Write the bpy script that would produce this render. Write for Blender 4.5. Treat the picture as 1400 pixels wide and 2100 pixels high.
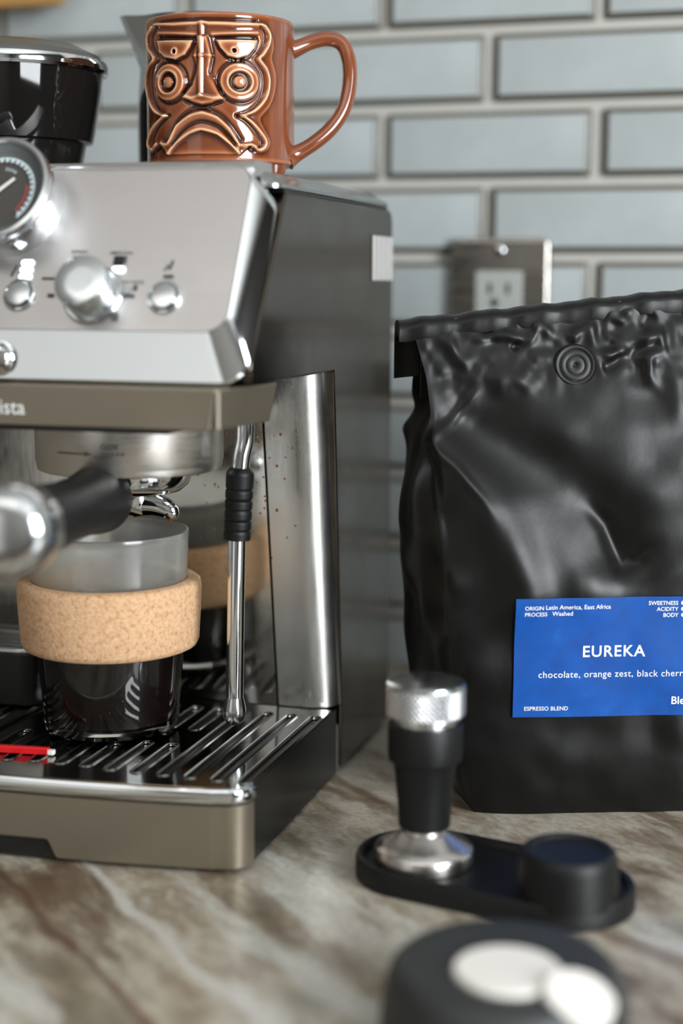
import bpy, bmesh, math, random
import numpy as np
from mathutils import Vector, Matrix

for o in list(bpy.data.objects):
    bpy.data.objects.remove(o, do_unlink=True)
S = 0.001                      # all coordinates below are millimetres: X right, Y into depth, Z up, counter top at Z = 0
SC = bpy.context.scene
COL = SC.collection
rng = np.random.default_rng(7)
random.seed(7)

# ------------------------------------------------------------------ camera
CAM = np.array([245.0, -666.6, 286.3])
RX = np.array([0.958602, 0.284727, 0.003704])
UX = np.array([-0.046244, 0.142831, 0.988666])
FX = np.array([-0.280971, 0.947908, -0.150085])
FPX = 3125.8
cd = bpy.data.cameras.new('camera')
cam = bpy.data.objects.new('camera', cd)
COL.objects.link(cam)
M = Matrix.Identity(4)
for i in range(3):
    M[i][0], M[i][1], M[i][2], M[i][3] = RX[i], UX[i], -FX[i], CAM[i] * S
cam.matrix_world = M
cd.sensor_fit = 'HORIZONTAL'
cd.sensor_width = 24.0
cd.lens = FPX / 1400 * 24.0
cd.clip_start = 0.02
cd.dof.use_dof = True
cd.dof.focus_distance = 0.822
cd.dof.aperture_fstop = 2.5
SC.camera = cam

# ------------------------------------------------------------------ world, window light, exposure
W = bpy.data.worlds.new('room_ambient')
SC.world = W
W.use_nodes = True
W.node_tree.nodes['Background'].inputs[0].default_value = (0.72, 0.86, 1.0, 1)
W.node_tree.nodes['Background'].inputs[1].default_value = 0.05
SC.view_settings.view_transform = 'Standard'
SC.view_settings.look = 'None'
SC.view_settings.exposure = 0.15
SC.view_settings.gamma = 1.0
SC.view_settings.use_curve_mapping = False


def window_light(name, loc, rot, sx, sy, power, col):
    l = bpy.data.lights.new(name, 'AREA')
    l.shape = 'RECTANGLE'
    l.size, l.size_y, l.energy, l.color = sx * S, sy * S, power, col
    o = bpy.data.objects.new(name, l)
    COL.objects.link(o)
    o.location = [c * S for c in loc]
    o.rotation_euler = [math.radians(a) for a in rot]
    return o


DAY = (0.93, 0.97, 1.0)
window_light('daylight_right_window', (1630, -1020, 650), (90, 0, 90), 1000, 1000, 66, DAY)
window_light('daylight_patio_door', (-1000, -2330, 150), (90, 0, 0), 1000, 1700, 1.9, DAY)
window_light('added_ceiling_fill', (-350, -1500, 1560), (0, 0, 0), 1500, 1100, 8, (1.0, 0.98, 0.95))  # added fill under the ceiling, brightens what the tilted steel panel reflects


# ------------------------------------------------------------------ pixel helpers (points in the place, millimetres)
def ray(x, y):
    return FX + RX * (x - 700) / FPX - UX * (y - 1050) / FPX


def at_x(x, y, X):
    v = ray(x, y)
    return CAM + v * (X - CAM[0]) / v[0]


def at_y(x, y, Y):
    v = ray(x, y)
    return CAM + v * (Y - CAM[1]) / v[1]


def at_z(x, y, Z):
    v = ray(x, y)
    return CAM + v * (Z - CAM[2]) / v[2]


def at_d(x, y, d):
    return CAM + ray(x, y) * d


def at_plane(x, y, P0, n):
    v = ray(x, y)
    return CAM + v * (((P0 - CAM) @ n) / (v @ n))


# ------------------------------------------------------------------ materials
def srgb(r, g, b):
    f = lambda c: (c / 255 / 12.92) if c / 255 <= 0.04045 else ((c / 255 + 0.055) / 1.055) ** 2.4
    return (f(r), f(g), f(b), 1)


class NT:
    def __init__(self, name):
        self.m = bpy.data.materials.new(name)
        self.m.use_nodes = True
        self.t = self.m.node_tree
        self.b = self.t.nodes['Principled BSDF']

    def n(self, typ, **kw):
        nd = self.t.nodes.new(typ)
        for k, v in kw.items():
            if k.startswith('i_'):
                key = k[2:]
                key = int(key) if key.isdigit() else key.replace('_', ' ')
                nd.inputs[key].default_value = v
            else:
                setattr(nd, k, v)
        return nd

    def l(self, a, b):
        self.t.links.new(a, b)

    def set(self, **kw):
        for k, v in kw.items():
            self.b.inputs[k.replace('_', ' ')].default_value = v

    def coords(self, scale=(1, 1, 1), rot=(0, 0, 0)):
        tc = self.n('ShaderNodeTexCoord')
        mp = self.n('ShaderNodeMapping')
        mp.inputs['Scale'].default_value = scale
        mp.inputs['Rotation'].default_value = rot
        self.l(tc.outputs['Object'], mp.inputs['Vector'])
        return mp.outputs[0]

    def noise(self, vec, scale, detail=4, rough=0.55, dist=0.0):
        nd = self.n('ShaderNodeTexNoise')
        nd.inputs['Scale'].default_value = scale
        nd.inputs['Detail'].default_value = detail
        nd.inputs['Roughness'].default_value = rough
        nd.inputs['Distortion'].default_value = dist
        self.l(vec, nd.inputs['Vector'])
        return nd.outputs[0]

    def ramp(self, fac, stops):
        r = self.n('ShaderNodeValToRGB')
        e = r.color_ramp.elements
        while len(e) < len(stops):
            e.new(0.5)
        for i, (p, c) in enumerate(stops):
            e[i].position = p
            e[i].color = c
        self.l(fac, r.inputs[0])
        return r.outputs[0]

    def rng(self, fac, a, b, c, d, smooth=False):
        m = self.n('ShaderNodeMapRange')
        if smooth:
            m.interpolation_type = 'SMOOTHSTEP'
        for i, v in enumerate((a, b, c, d)):
            m.inputs[i + 1].default_value = v
        self.l(fac, m.inputs[0])
        return m.outputs[0]

    def mix(self, fac, a, b):
        m = self.n('ShaderNodeMix', data_type='RGBA')
        for s, v in ((0, fac), (6, a), (7, b)):
            if hasattr(v, 'is_linked'):
                self.l(v, m.inputs[s])
            else:
                m.inputs[s].default_value = v
        return m.outputs[2]

    def bump(self, h, strength, dist=0.001):
        b = self.n('ShaderNodeBump')
        b.inputs['Strength'].default_value = strength
        b.inputs['Distance'].default_value = dist
        self.l(h, b.inputs['Height'])
        self.l(b.outputs[0], self.b.inputs['Normal'])


def simple(name, col, rough, metal=0.0, **kw):
    m = NT(name)
    m.set(Base_Color=col, Roughness=rough, Metallic=metal, **kw)
    return m.m


def brushed(name, col, rough, stretch, amp=0.12, bump=0.05):
    m = NT(name)
    v = m.coords(stretch)
    n = m.noise(v, 60, 4, 0.6)
    sm = m.noise(m.coords((1, 1, 1)), 22, 4, 0.6)
    m.set(Base_Color=col, Metallic=1.0)
    add = m.n('ShaderNodeMath', operation='ADD')
    m.l(m.rng(n, 0.3, 0.7, -amp / 2, amp / 2), add.inputs[0])
    m.l(m.rng(sm, 0.35, 0.75, rough - 0.03, rough + 0.07), add.inputs[1])
    m.l(add.outputs[0], m.b.inputs['Roughness'])
    if bump:
        m.bump(n, bump, 0.0004)
    return m.m


MAT = {}
MAT['steel_panel'] = brushed('brushed_panel_steel', srgb(200, 197, 196), 0.42, (0.3, 6, 6), 0.06, 0.02)
MAT['steel_side'] = brushed('brushed_side_steel', srgb(88, 81, 72), 0.2, (6, 0.3, 6), 0.02, 0)
_t = MAT['steel_side'].node_tree
_tg = _t.nodes.new('ShaderNodeTangent')
_tg.direction_type = 'UV_MAP'
_tg.uv_map = 'brush'
_t.links.new(_tg.outputs[0], _t.nodes['Principled BSDF'].inputs['Tangent'])
_t.nodes['Principled BSDF'].inputs['Anisotropic'].default_value = 0.6
MAT['steel_pillar'] = brushed('brushed_pillar_steel', srgb(212, 212, 208), 0.30, (12, 12, 0.25), 0.05, 0.01)
MAT['chrome'] = simple('polished_chrome', srgb(222, 226, 228), 0.08, 1.0)
MAT['chrome_soft'] = simple('satin_chrome', srgb(205, 208, 210), 0.2, 1.0)
MAT['tray_steel'] = simple('polished_tray_steel', srgb(140, 140, 138), 0.1, 1.0)
MAT['splash_steel'] = brushed('splashback_steel', srgb(196, 194, 188), 0.10, (10, 10, 0.4), 0.05, 0.02)
MAT['champagne'] = simple('champagne_metal_paint', srgb(134, 125, 109), 0.38, 0.75)
MAT['black_plastic'] = simple('black_plastic', srgb(11, 12, 12), 0.38, 0.0, Specular_IOR_Level=0.45)
MAT['black_rubber'] = simple('black_rubber', srgb(9, 10, 10), 0.5, 0.0, Specular_IOR_Level=0.35)
MAT['black_gloss'] = simple('black_gloss', srgb(10, 11, 11), 0.16)
MAT['white_print'] = simple('white_print', srgb(235, 236, 234), 0.5)
MAT['dark_print'] = simple('dark_print', srgb(70, 70, 70), 0.6)
MAT['grey_plastic'] = simple('dark_grey_plastic', srgb(42, 44, 44), 0.5)
MAT['white_plastic'] = simple('off_white_plastic', srgb(226, 222, 216), 0.5)
MAT['red_plastic'] = simple('red_plastic', srgb(196, 16, 22), 0.35)
MAT['grout'] = simple('light_grey_grout', srgb(186, 184, 178), 0.75)
MAT['plaster'] = simple('room_plaster', srgb(128, 124, 118), 0.9)
MAT['dark_wall'] = simple('dark_cabinet_wall', srgb(62, 58, 54), 0.7)
MAT['ceiling'] = simple('ceiling_paint', srgb(226, 226, 224), 0.9)
MAT['floor'] = simple('dark_wood_floor', srgb(84, 66, 52), 0.5)
MAT['oak'] = simple('ochre_wood', srgb(170, 130, 72), 0.5)
MAT['dark_bean'] = simple('roasted_bean', srgb(44, 26, 16), 0.35)
MAT['splatter'] = simple('dried_coffee', srgb(112, 58, 24), 0.3)


def led(name, col, power):
    m = NT(name)
    m.set(Base_Color=col, Emission_Color=col, Emission_Strength=power)
    return m.m


MAT['led'] = led('indicator_led', (0.85, 0.92, 1.0, 1), 2.5)


def mk_tile():
    m = NT('glazed_grey_blue_tile')
    n = m.noise(m.coords((1, 1, 1)), 14, 3)
    m.l(m.ramp(n, [(0.3, srgb(160, 167, 168)), (0.7, srgb(176, 183, 184))]), m.b.inputs['Base Color'])
    m.set(Roughness=0.32)
    return m.m


MAT['tile'] = mk_tile()


def mk_cork():
    m = NT('cork')
    v = m.coords()
    a = m.noise(v, 420, 3, 0.7)
    b = m.noise(v, 1100, 2, 0.6)
    c1 = m.ramp(a, [(0.3, srgb(170, 124, 84)), (0.45, srgb(198, 158, 119)), (0.7, srgb(214, 177, 140))])
    c2 = m.mix(m.rng(b, 0.62, 0.72, 0, 0.6), c1, srgb(122, 80, 48))
    m.l(c2, m.b.inputs['Base Color'])
    m.set(Roughness=0.85)
    m.bump(a, 0.5, 0.0006)
    return m.m


MAT['cork'] = mk_cork()


def mk_glass(name, rough_top, z0, z1, tint=(1, 1, 1, 1)):
    m = NT(name)
    tc = m.n('ShaderNodeTexCoord')
    sp = m.n('ShaderNodeSeparateXYZ')
    m.l(tc.outputs['Object'], sp.inputs[0])
    nz = m.noise(tc.outputs['Object'], 90, 3)
    r = m.rng(sp.outputs[2], z0 * S, z1 * S, 0.0, rough_top)
    mu = m.n('ShaderNodeMath', operation='MULTIPLY')
    m.l(r, mu.inputs[0])
    m.l(m.rng(nz, 0.3, 0.7, 0.4, 1.2), mu.inputs[1])
    m.l(mu.outputs[0], m.b.inputs['Roughness'])
    if rough_top > 0:
        m.l(m.rng(sp.outputs[2], z0 * S, z1 * S, 1.0, 0.9), m.b.inputs['Transmission Weight'])
    else:
        m.set(Transmission_Weight=1.0)
    m.set(Base_Color=tint, IOR=1.48)
    return m.m


MAT['cup_glass'] = mk_glass('cup_glass', 0.2, 118, 132, (0.93, 0.95, 0.93, 1))
MAT['gauge_glass'] = mk_glass('gauge_glass', 0.0, 0, 1)
MAT['coffee'] = simple('black_coffee', srgb(20, 10, 7), 0.3, 0.0, IOR=1.33)


def mk_hopper():
    m = NT('smoked_hopper_plastic')
    m.set(Base_Color=(0.012, 0.011, 0.01, 1), Roughness=0.05, Transmission_Weight=0.35, IOR=1.45)
    return m.m


MAT['smoked'] = mk_hopper()


def mk_counter():
    m = NT('veined_stone')
    ang = math.radians(-43)
    tc = m.n('ShaderNodeTexCoord')
    wn = m.n('ShaderNodeTexNoise')
    wn.inputs['Scale'].default_value = 9
    wn.inputs['Detail'].default_value = 4
    m.l(tc.outputs['Object'], wn.inputs['Vector'])
    sub = m.n('ShaderNodeVectorMath', operation='MULTIPLY_ADD')
    m.l(wn.outputs['Color'], sub.inputs[0])
    sub.inputs[1].default_value = (0.035, 0.035, 0)
    m.l(tc.outputs['Object'], sub.inputs[2])
    vr = m.n('ShaderNodeVectorRotate')
    vr.rotation_type = 'Z_AXIS'
    vr.inputs['Angle'].default_value = -ang
    m.l(sub.outputs[0], vr.inputs['Vector'])
    warped = vr.outputs[0]                                   # x runs along the veins

    def stretched(sx, sy, off=0.0):
        mp = m.n('ShaderNodeMapping')
        mp.inputs['Scale'].default_value = (sx, sy, 1)
        mp.inputs['Location'].default_value = (off, off * 1.7, off)
        m.l(warped, mp.inputs['Vector'])
        return mp.outputs[0]

    a = m.noise(stretched(7, 17), 1.0, 7, 0.66)
    base = m.ramp(a, [(0.34, srgb(74, 60, 48)), (0.43, srgb(134, 120, 101)), (0.52, srgb(186, 180, 164)),
                      (0.60, srgb(146, 132, 112)), (0.70, srgb(206, 204, 196))])
    b = m.noise(stretched(3.5, 24, 3.1), 1.0, 6, 0.62)
    c = m.mix(m.rng(b, 0.56, 0.66, 0, 0.9, True), base, srgb(205, 204, 196))
    d = m.noise(stretched(4.5, 20, 7.7), 1.0, 7, 0.66)
    c = m.mix(m.rng(d, 0.57, 0.67, 0, 0.85, True), c, srgb(94, 74, 57))
    e = m.noise(stretched(8, 20, 11.3), 1.0, 6, 0.65)
    c = m.mix(m.rng(e, 0.54, 0.68, 0, 0.65, True), c, srgb(112, 112, 100))
    # a few veins with a place of their own: line through the stone, distance across it
    sp = m.n('ShaderNodeSeparateXYZ')
    m.l(warped, sp.inputs[0])

    def vein(px, py, width, col, amt, col_in):
        # offset across the vein direction, millimetres
        q = -math.sin(-ang) * 0 + (px * math.sin(-ang) + py * math.cos(-ang))
        s1 = m.n('ShaderNodeMath', operation='SUBTRACT')
        m.l(sp.outputs[1], s1.inputs[0])
        s1.inputs[1].default_value = q * S + 0.0175 * (math.sin(-ang) + math.cos(-ang))
        ab = m.n('ShaderNodeMath', operation='ABSOLUTE')
        m.l(s1.outputs[0], ab.inputs[0])
        f = m.rng(ab.outputs[0], 0, width * S, amt, 0, True)
        return m.mix(f, col_in, col)

    c = vein(-13.6, -73.8, 5, srgb(206, 205, 198), 0.9, c)
    c = vein(-57.1, -87.1, 5, srgb(84, 58, 44), 0.85, c)
    c = vein(38, -26, 14, srgb(196, 194, 184), 0.55, c)
    c = vein(120, 40, 8, srgb(84, 62, 48), 0.5, c)
    fine = m.noise(tc.outputs['Object'], 260, 4, 0.7)
    c = m.mix(m.rng(fine, 0.35, 0.7, 0.35, 0), c, srgb(80, 66, 54))
    m.l(c, m.b.inputs['Base Color'])
    m.set(Roughness=0.28)
    return m.m


MAT['stone'] = mk_counter()


def mk_mug():
    m = NT('brown_glaze')
    at = m.n('ShaderNodeAttribute', attribute_name='glaze')
    v = m.noise(m.coords((1, 1, 0.35)), 60, 3)
    f = m.n('ShaderNodeMath', operation='MULTIPLY_ADD')
    m.l(v, f.inputs[0])
    f.inputs[1].default_value = 0.16
    m.l(at.outputs['Fac'], f.inputs[2])
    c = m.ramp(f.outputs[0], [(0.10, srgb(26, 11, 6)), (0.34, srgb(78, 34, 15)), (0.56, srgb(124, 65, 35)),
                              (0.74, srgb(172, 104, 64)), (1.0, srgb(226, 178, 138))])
    m.l(c, m.b.inputs['Base Color'])
    m.set(Roughness=0.14, Coat_Weight=0.6, Coat_Roughness=0.04)
    return m.m


MAT['glaze'] = mk_mug()


def mk_bag():
    m = NT('matt_black_foil')
    v = m.coords()
    n = m.noise(v, 35, 5, 0.6)
    n2 = m.noise(v, 160, 3, 0.6)
    m.set(Base_Color=srgb(5, 5, 4), Specular_IOR_Level=0.32)
    m.l(m.rng(n, 0.3, 0.75, 0.35, 0.45), m.b.inputs['Roughness'])
    m.bump(n2, 0.12, 0.0006)
    return m.m


MAT['bag'] = mk_bag()


def mk_label():
    m = NT('blue_label_paper')
    n = m.noise(m.coords(), 60, 5, 0.6)
    m.l(m.ramp(n, [(0.3, srgb(10, 66, 140)), (0.6, srgb(12, 77, 158)), (0.8, srgb(24, 92, 170))]), m.b.inputs['Base Color'])
    m.set(Roughness=0.5, Specular_IOR_Level=0.25)
    return m.m


MAT['label'] = mk_label()


# ------------------------------------------------------------------ mesh helpers
def link(name, me, mat, parent=None, inv=None, smooth=True, autosmooth=None, bevel=None):
    o = bpy.data.objects.new(name, me)
    COL.objects.link(o)
    if mat is not None and not me.materials:
        me.materials.append(mat)
    if smooth:
        me.polygons.foreach_set('use_smooth', [True] * len(me.polygons))
        if autosmooth is not None:
            me.set_sharp_from_angle(angle=math.radians(autosmooth))
    if parent is not None:
        o.parent = parent
        if parent.type == 'EMPTY':
            o.matrix_parent_inverse = Matrix.Translation(-parent.location)
    if bevel:
        md = o.modifiers.new('bevel', 'BEVEL')
        md.width = bevel * S
        md.segments = 3
        md.limit_method = 'ANGLE'
        md.angle_limit = math.radians(40)
    return o


def mesh(name, V, Fc, mat, parent=None, autosmooth=35, fix=True, bevel=None, smooth=True):
    me = bpy.data.meshes.new(name)
    me.from_pydata([tuple(np.asarray(v, float) * S) for v in V], [], [tuple(f) for f in Fc])
    if fix:
        bm = bmesh.new()
        bm.from_mesh(me)
        bmesh.ops.remove_doubles(bm, verts=bm.verts, dist=1e-7)
        bmesh.ops.recalc_face_normals(bm, faces=bm.faces)
        bm.to_mesh(me)
        bm.free()
    me.update()
    return link(name, me, mat, parent, autosmooth=autosmooth, bevel=bevel, smooth=smooth)


def thing(name, loc, label, cat, group=None):
    o = bpy.data.objects.new(name, None)
    COL.objects.link(o)
    o.empty_display_size = 0.02
    o.location = [c * S for c in loc]
    tag(o, label, cat, group)
    return o


def tag(o, label, cat, group=None):
    o['label'] = label
    o['category'] = cat
    if group:
        o['group'] = group
    return o


def basis(axis, up=(0, 0, 1)):
    a = np.asarray(axis, float)
    a = a / np.linalg.norm(a)
    u = np.asarray(up, float)
    if abs(u @ a) > 0.95:
        u = np.array([0, 1.0, 0])
    x = np.cross(u, a)
    x /= np.linalg.norm(x)
    return x, np.cross(a, x), a


def lathe_vf(prof, center=(0, 0, 0), axis=(0, 0, 1), n=64, close=False):
    x, y, a = basis(axis)
    c = np.asarray(center, float)
    V, Fc = [], []
    rings = []
    for r, h in prof:
        if r < 1e-6:
            rings.append([len(V)])
            V.append(c + a * h)
        else:
            ids = []
            for k in range(n):
                t = 2 * math.pi * k / n
                ids.append(len(V))
                V.append(c + a * h + (x * math.cos(t) + y * math.sin(t)) * r)
            rings.append(ids)
    pairs = list(zip(rings[:-1], rings[1:]))
    if close:
        pairs.append((rings[-1], rings[0]))
    for A, Bq in pairs:
        if len(A) == 1 and len(Bq) == 1:
            continue
        for k in range(n):
            k2 = (k + 1) % n
            if len(A) == 1:
                Fc.append((A[0], Bq[k], Bq[k2]))
            elif len(Bq) == 1:
                Fc.append((A[k], A[k2], Bq[0]))
            else:
                Fc.append((A[k], A[k2], Bq[k2], Bq[k]))
    return V, Fc


def lathe(name, prof, mat, parent=None, center=(0, 0, 0), axis=(0, 0, 1), n=64, close=False, autosmooth=35):
    V, Fc = lathe_vf(prof, center, axis, n, close)
    return mesh(name, V, Fc, mat, parent, autosmooth)


def tube_vf(pts, rad, n=20, caps=True):
    P = [np.asarray(p, float) for p in pts]
    if not hasattr(rad, '__len__'):
        rad = [rad] * len(P)
    V, Fc = [], []
    prev = None
    for i, p in enumerate(P):
        d = P[min(i + 1, len(P) - 1)] - P[max(i - 1, 0)]
        d /= np.linalg.norm(d)
        if prev is None:
            x, y, _ = basis(d)
        else:
            x = prev - d * (prev @ d)
            x /= np.linalg.norm(x)
            y = np.cross(d, x)
        prev = x
        for k in range(n):
            t = 2 * math.pi * k / n
            V.append(p + (x * math.cos(t) + y * math.sin(t)) * rad[i])
    for i in range(len(P) - 1):
        for k in range(n):
            k2 = (k + 1) % n
            Fc.append((i * n + k, i * n + k2, (i + 1) * n + k2, (i + 1) * n + k))
    if caps:
        Fc.append(tuple(range(n - 1, -1, -1)))
        Fc.append(tuple((len(P) - 1) * n + k for k in range(n)))
    return V, Fc


def tube(name, pts, rad, mat, parent=None, n=20):
    V, Fc = tube_vf(pts, rad, n)
    return mesh(name, V, Fc, mat, parent, 50)


def smooth_path(pts, n=40):
    P = [np.asarray(p, float) for p in pts]
    out = []
    m = len(P)
    for i in range(m - 1):
        p0, p1, p2, p3 = P[max(i - 1, 0)], P[i], P[i + 1], P[min(i + 2, m - 1)]
        k = max(2, n // (m - 1))
        for j in range(k):
            t = j / k
            out.append(0.5 * ((2 * p1) + (-p0 + p2) * t + (2 * p0 - 5 * p1 + 4 * p2 - p3) * t * t + (-p0 + 3 * p1 - 3 * p2 + p3) * t ** 3))
    out.append(P[-1])
    return out


def prism(name, outline, lo, hi, mat, parent=None, axis='z', autosmooth=35, bevel=None, fn=None):
    """outline: list of 2D points; extruded along axis from lo to hi. axis z: (x,y); axis x: (y,z)."""
    V, Fc = [], []
    k = len(outline)
    for h in (lo, hi):
        for (a, b) in outline:
            V.append((a, b, h) if axis == 'z' else (h, a, b))
    if fn:
        V = [fn(np.array(v, float)) for v in V]
    for i in range(k):
        j = (i + 1) % k
        Fc.append((i, j, k + j, k + i))
    Fc.append(tuple(range(k - 1, -1, -1)))
    Fc.append(tuple(range(k, 2 * k)))
    return mesh(name, V, Fc, mat, parent, autosmooth, bevel=bevel)


def box(name, lo, hi, mat, parent=None, bevel=None, label=None):
    (x0, y0, z0), (x1, y1, z1) = lo, hi
    return prism(name, [(x0, y0), (x1, y0), (x1, y1), (x0, y1)], z0, z1, mat, parent, bevel=bevel)


def arc(cx, cy, r, a0, a1, n=8, ry=None):
    ry = ry or r
    return [(cx + r * math.cos(math.radians(a0 + (a1 - a0) * i / n)), cy + ry * math.sin(math.radians(a0 + (a1 - a0) * i / n))) for i in range(n + 1)]


def rrect(x0, y0, x1, y1, r, n=6):
    return arc(x1 - r, y0 + r, r, -90, 0, n) + arc(x1 - r, y1 - r, r, 0, 90, n) + arc(x0 + r, y1 - r, r, 90, 180, n) + arc(x0 + r, y0 + r, r, 180, 270, n)


def frame_prism(name, outline, h0, h1, P0, ex, ey, en, mat, parent=None, bevel=None, autosmooth=35):
    """extrude a 2D outline given in the frame (ex,ey) at P0 along en."""
    V, Fc = [], []
    k = len(outline)
    for h in (h0, h1):
        for (a, b) in outline:
            V.append(P0 + ex * a + ey * b + en * h)
    for i in range(k):
        j = (i + 1) % k
        Fc.append((i, j, k + j, k + i))
    Fc.append(tuple(range(k - 1, -1, -1)))
    Fc.append(tuple(range(k, 2 * k)))
    return mesh(name, V, Fc, mat, parent, autosmooth, bevel=bevel)


def grid_faces(nu, nv, wrap=False):
    Fc = []
    for j in range(nv - 1):
        for i in range(nu if wrap else nu - 1):
            i2 = (i + 1) % nu
            Fc.append((j * nu + i, j * nu + i2, (j + 1) * nu + i2, (j + 1) * nu + i))
    return Fc


def text_vf(body, size, align='LEFT', weight=0.0, spacing=1.0):
    cu = bpy.data.curves.new('lettering', 'FONT')
    cu.body = body
    cu.size = size
    cu.align_x = align
    cu.offset = weight
    cu.space_character = spacing
    cu.resolution_u = 3
    ob = bpy.data.objects.new('lettering', cu)
    COL.objects.link(ob)
    dg = bpy.context.evaluated_depsgraph_get()
    dg.update()
    me = bpy.data.meshes.new_from_object(ob.evaluated_get(dg))
    V = [np.array(v.co[:]) for v in me.vertices]
    Fc = [tuple(p.vertices) for p in me.polygons]
    bpy.data.objects.remove(ob, do_unlink=True)
    bpy.data.curves.remove(cu)
    bpy.data.meshes.remove(me)
    return V, Fc


def text_on(name, body, size, place, mat, parent, align='LEFT', weight=0.0, spacing=1.0):
    """place(a,b) -> 3D point for flat text coordinates (mm)."""
    V, Fc = text_vf(body, size, align, weight, spacing)
    return mesh(name, [place(v[0], v[1]) for v in V], Fc, mat, parent, fix=False, smooth=False)


def sub_offset(pts, d):
    """shrink a closed 2D outline towards its inside by d (simple normal offset)."""
    P = np.array(pts)
    n = len(P)
    nx, pv = np.roll(P, -1, 0), np.roll(P, 1, 0)
    t = nx - pv
    t /= np.linalg.norm(t, axis=1)[:, None] + 1e-9
    nrm = np.stack([-t[:, 1], t[:, 0]], 1)
    return [tuple(p) for p in P + nrm * d]


# ================================================================== the setting
WY = 434.5
TW, TH = 155.0, 53.0
TX0, TZ0 = -50.1, 462.4          # a joint crossing on the wall


def struct(o):
    o['kind'] = 'structure'
    return o


wall = struct(box('wall_back', (-1900, WY + 1.5, -900), (1700, WY + 60, 1600), MAT['grout']))
# one bevelled glass tile, shared by all
g = 7.0
hw, hh = (TW - g) / 2, (TH - g) / 2
prof = [(0.0, 1.5), (0.0, -0.6), (1.0, -2.2), (3.2, -3.4), (3.9, -3.6)]
V, Fc = [], []
for ins, y in prof:
    r = max(0.6, 1.6 - ins * 0.3)
    for (a, b) in rrect(-hw + ins, -hh + ins, hw - ins, hh - ins, r, 2):
        V.append((a, y, b))
k = len(V) // len(prof)
for j in range(len(prof) - 1):
    for i in range(k):
        i2 = (i + 1) % k
        Fc.append((j * k + i, j * k + i2, (j + 1) * k + i2, (j + 1) * k + i))
Fc.append(tuple((len(prof) - 1) * k + i for i in range(k)))
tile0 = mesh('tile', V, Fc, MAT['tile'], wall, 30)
tile0.data.materials.append(simple('tile_edge_shade', srgb(92, 90, 80), 0.3))  # dark reflection along the bevels, put into their colour
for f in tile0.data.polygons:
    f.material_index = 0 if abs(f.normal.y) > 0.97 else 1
first = True
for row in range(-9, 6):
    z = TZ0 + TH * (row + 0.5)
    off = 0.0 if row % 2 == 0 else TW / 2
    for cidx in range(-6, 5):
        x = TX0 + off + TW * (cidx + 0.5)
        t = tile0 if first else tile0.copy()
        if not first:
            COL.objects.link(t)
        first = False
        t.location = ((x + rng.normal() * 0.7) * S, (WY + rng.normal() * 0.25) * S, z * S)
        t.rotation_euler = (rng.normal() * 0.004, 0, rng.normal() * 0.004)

struct(box('floor', (-1900, -2400, -960), (1700, WY, -900), MAT['floor']))
struct(box('ceiling', (-1900, -2400, 1600), (1700, WY + 60, 1660), MAT['ceiling']))
struct(box('wall_left', (-1960, -2400, -900), (-1900, WY + 60, 1600), MAT['plaster']))
struct(box('wall_right', (1700, -2400, -900), (1760, WY + 60, 1600), MAT['dark_wall']))
struct(box('wall_front', (-1960, -2460, -900), (1760, -2400, 1600), MAT['plaster']))


def window(name, cx, cz, w, h, on):
    ex = np.array([1.0, 0, 0]) if on == 'front' else np.array([0, 1.0, 0])
    P0 = np.array([cx, -2400.0, cz]) if on == 'front' else np.array([1700.0, cx, cz])
    en = np.array([0, 1.0, 0]) if on == 'front' else np.array([-1.0, 0, 0])
    ez = np.array([0, 0, 1.0])
    V, Fc = [], []
    root = None
    bars = [(-w / 2 - 60, -h / 2 - 60, w / 2 + 60, -h / 2), (-w / 2 - 60, h / 2, w / 2 + 60, h / 2 + 60),
            (-w / 2 - 60, -h / 2, -w / 2, h / 2), (w / 2, -h / 2, w / 2 + 60, h / 2)]
    for i, (a0, b0, a1, b1) in enumerate(bars):
        if root is None:
            root = struct(frame_prism(name, [(-w / 2, -h / 2), (w / 2, -h / 2), (w / 2, h / 2), (-w / 2, h / 2)], 0, 12, P0, ex, ez, en, MAT['white_plastic']))
        frame_prism('window_frame', [(a0, b0), (a1, b0), (a1, b1), (a0, b1)], 0, 40, P0, ex, ez, en, MAT['white_plastic'], root)
    return root


window('window_1', -1000, 150, 1000, 1700, 'front')
window('window_2', -1020, 650, 1000, 1000, 'right')

ct = box('countertop', (-1600, -330, -30), (1300, WY - 4, 0), MAT['stone'], bevel=4)
tag(ct, 'beige and brown veined stone countertop under the coffee machine', 'countertop')
cb = thing('base_cabinet', (-150, 50, -900), 'dark base cabinet carrying the stone countertop', 'cabinet')
box('carcass', (-1580, -280, -899.5), (1280, WY - 6, -30.3), MAT['dark_wall'], cb)

cl = thing('added_ceiling_lamp', (-350, -1500, 1600), 'white flat lamp added on the unseen ceiling to brighten the machine, behind the camera', 'lamp')  # invented fixture to go with the added ceiling fill
box('added_lamp_panel', (-1110, -2060, 1566), (410, -940, 1599.5), MAT['white_plastic'], cl, bevel=5)

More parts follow.
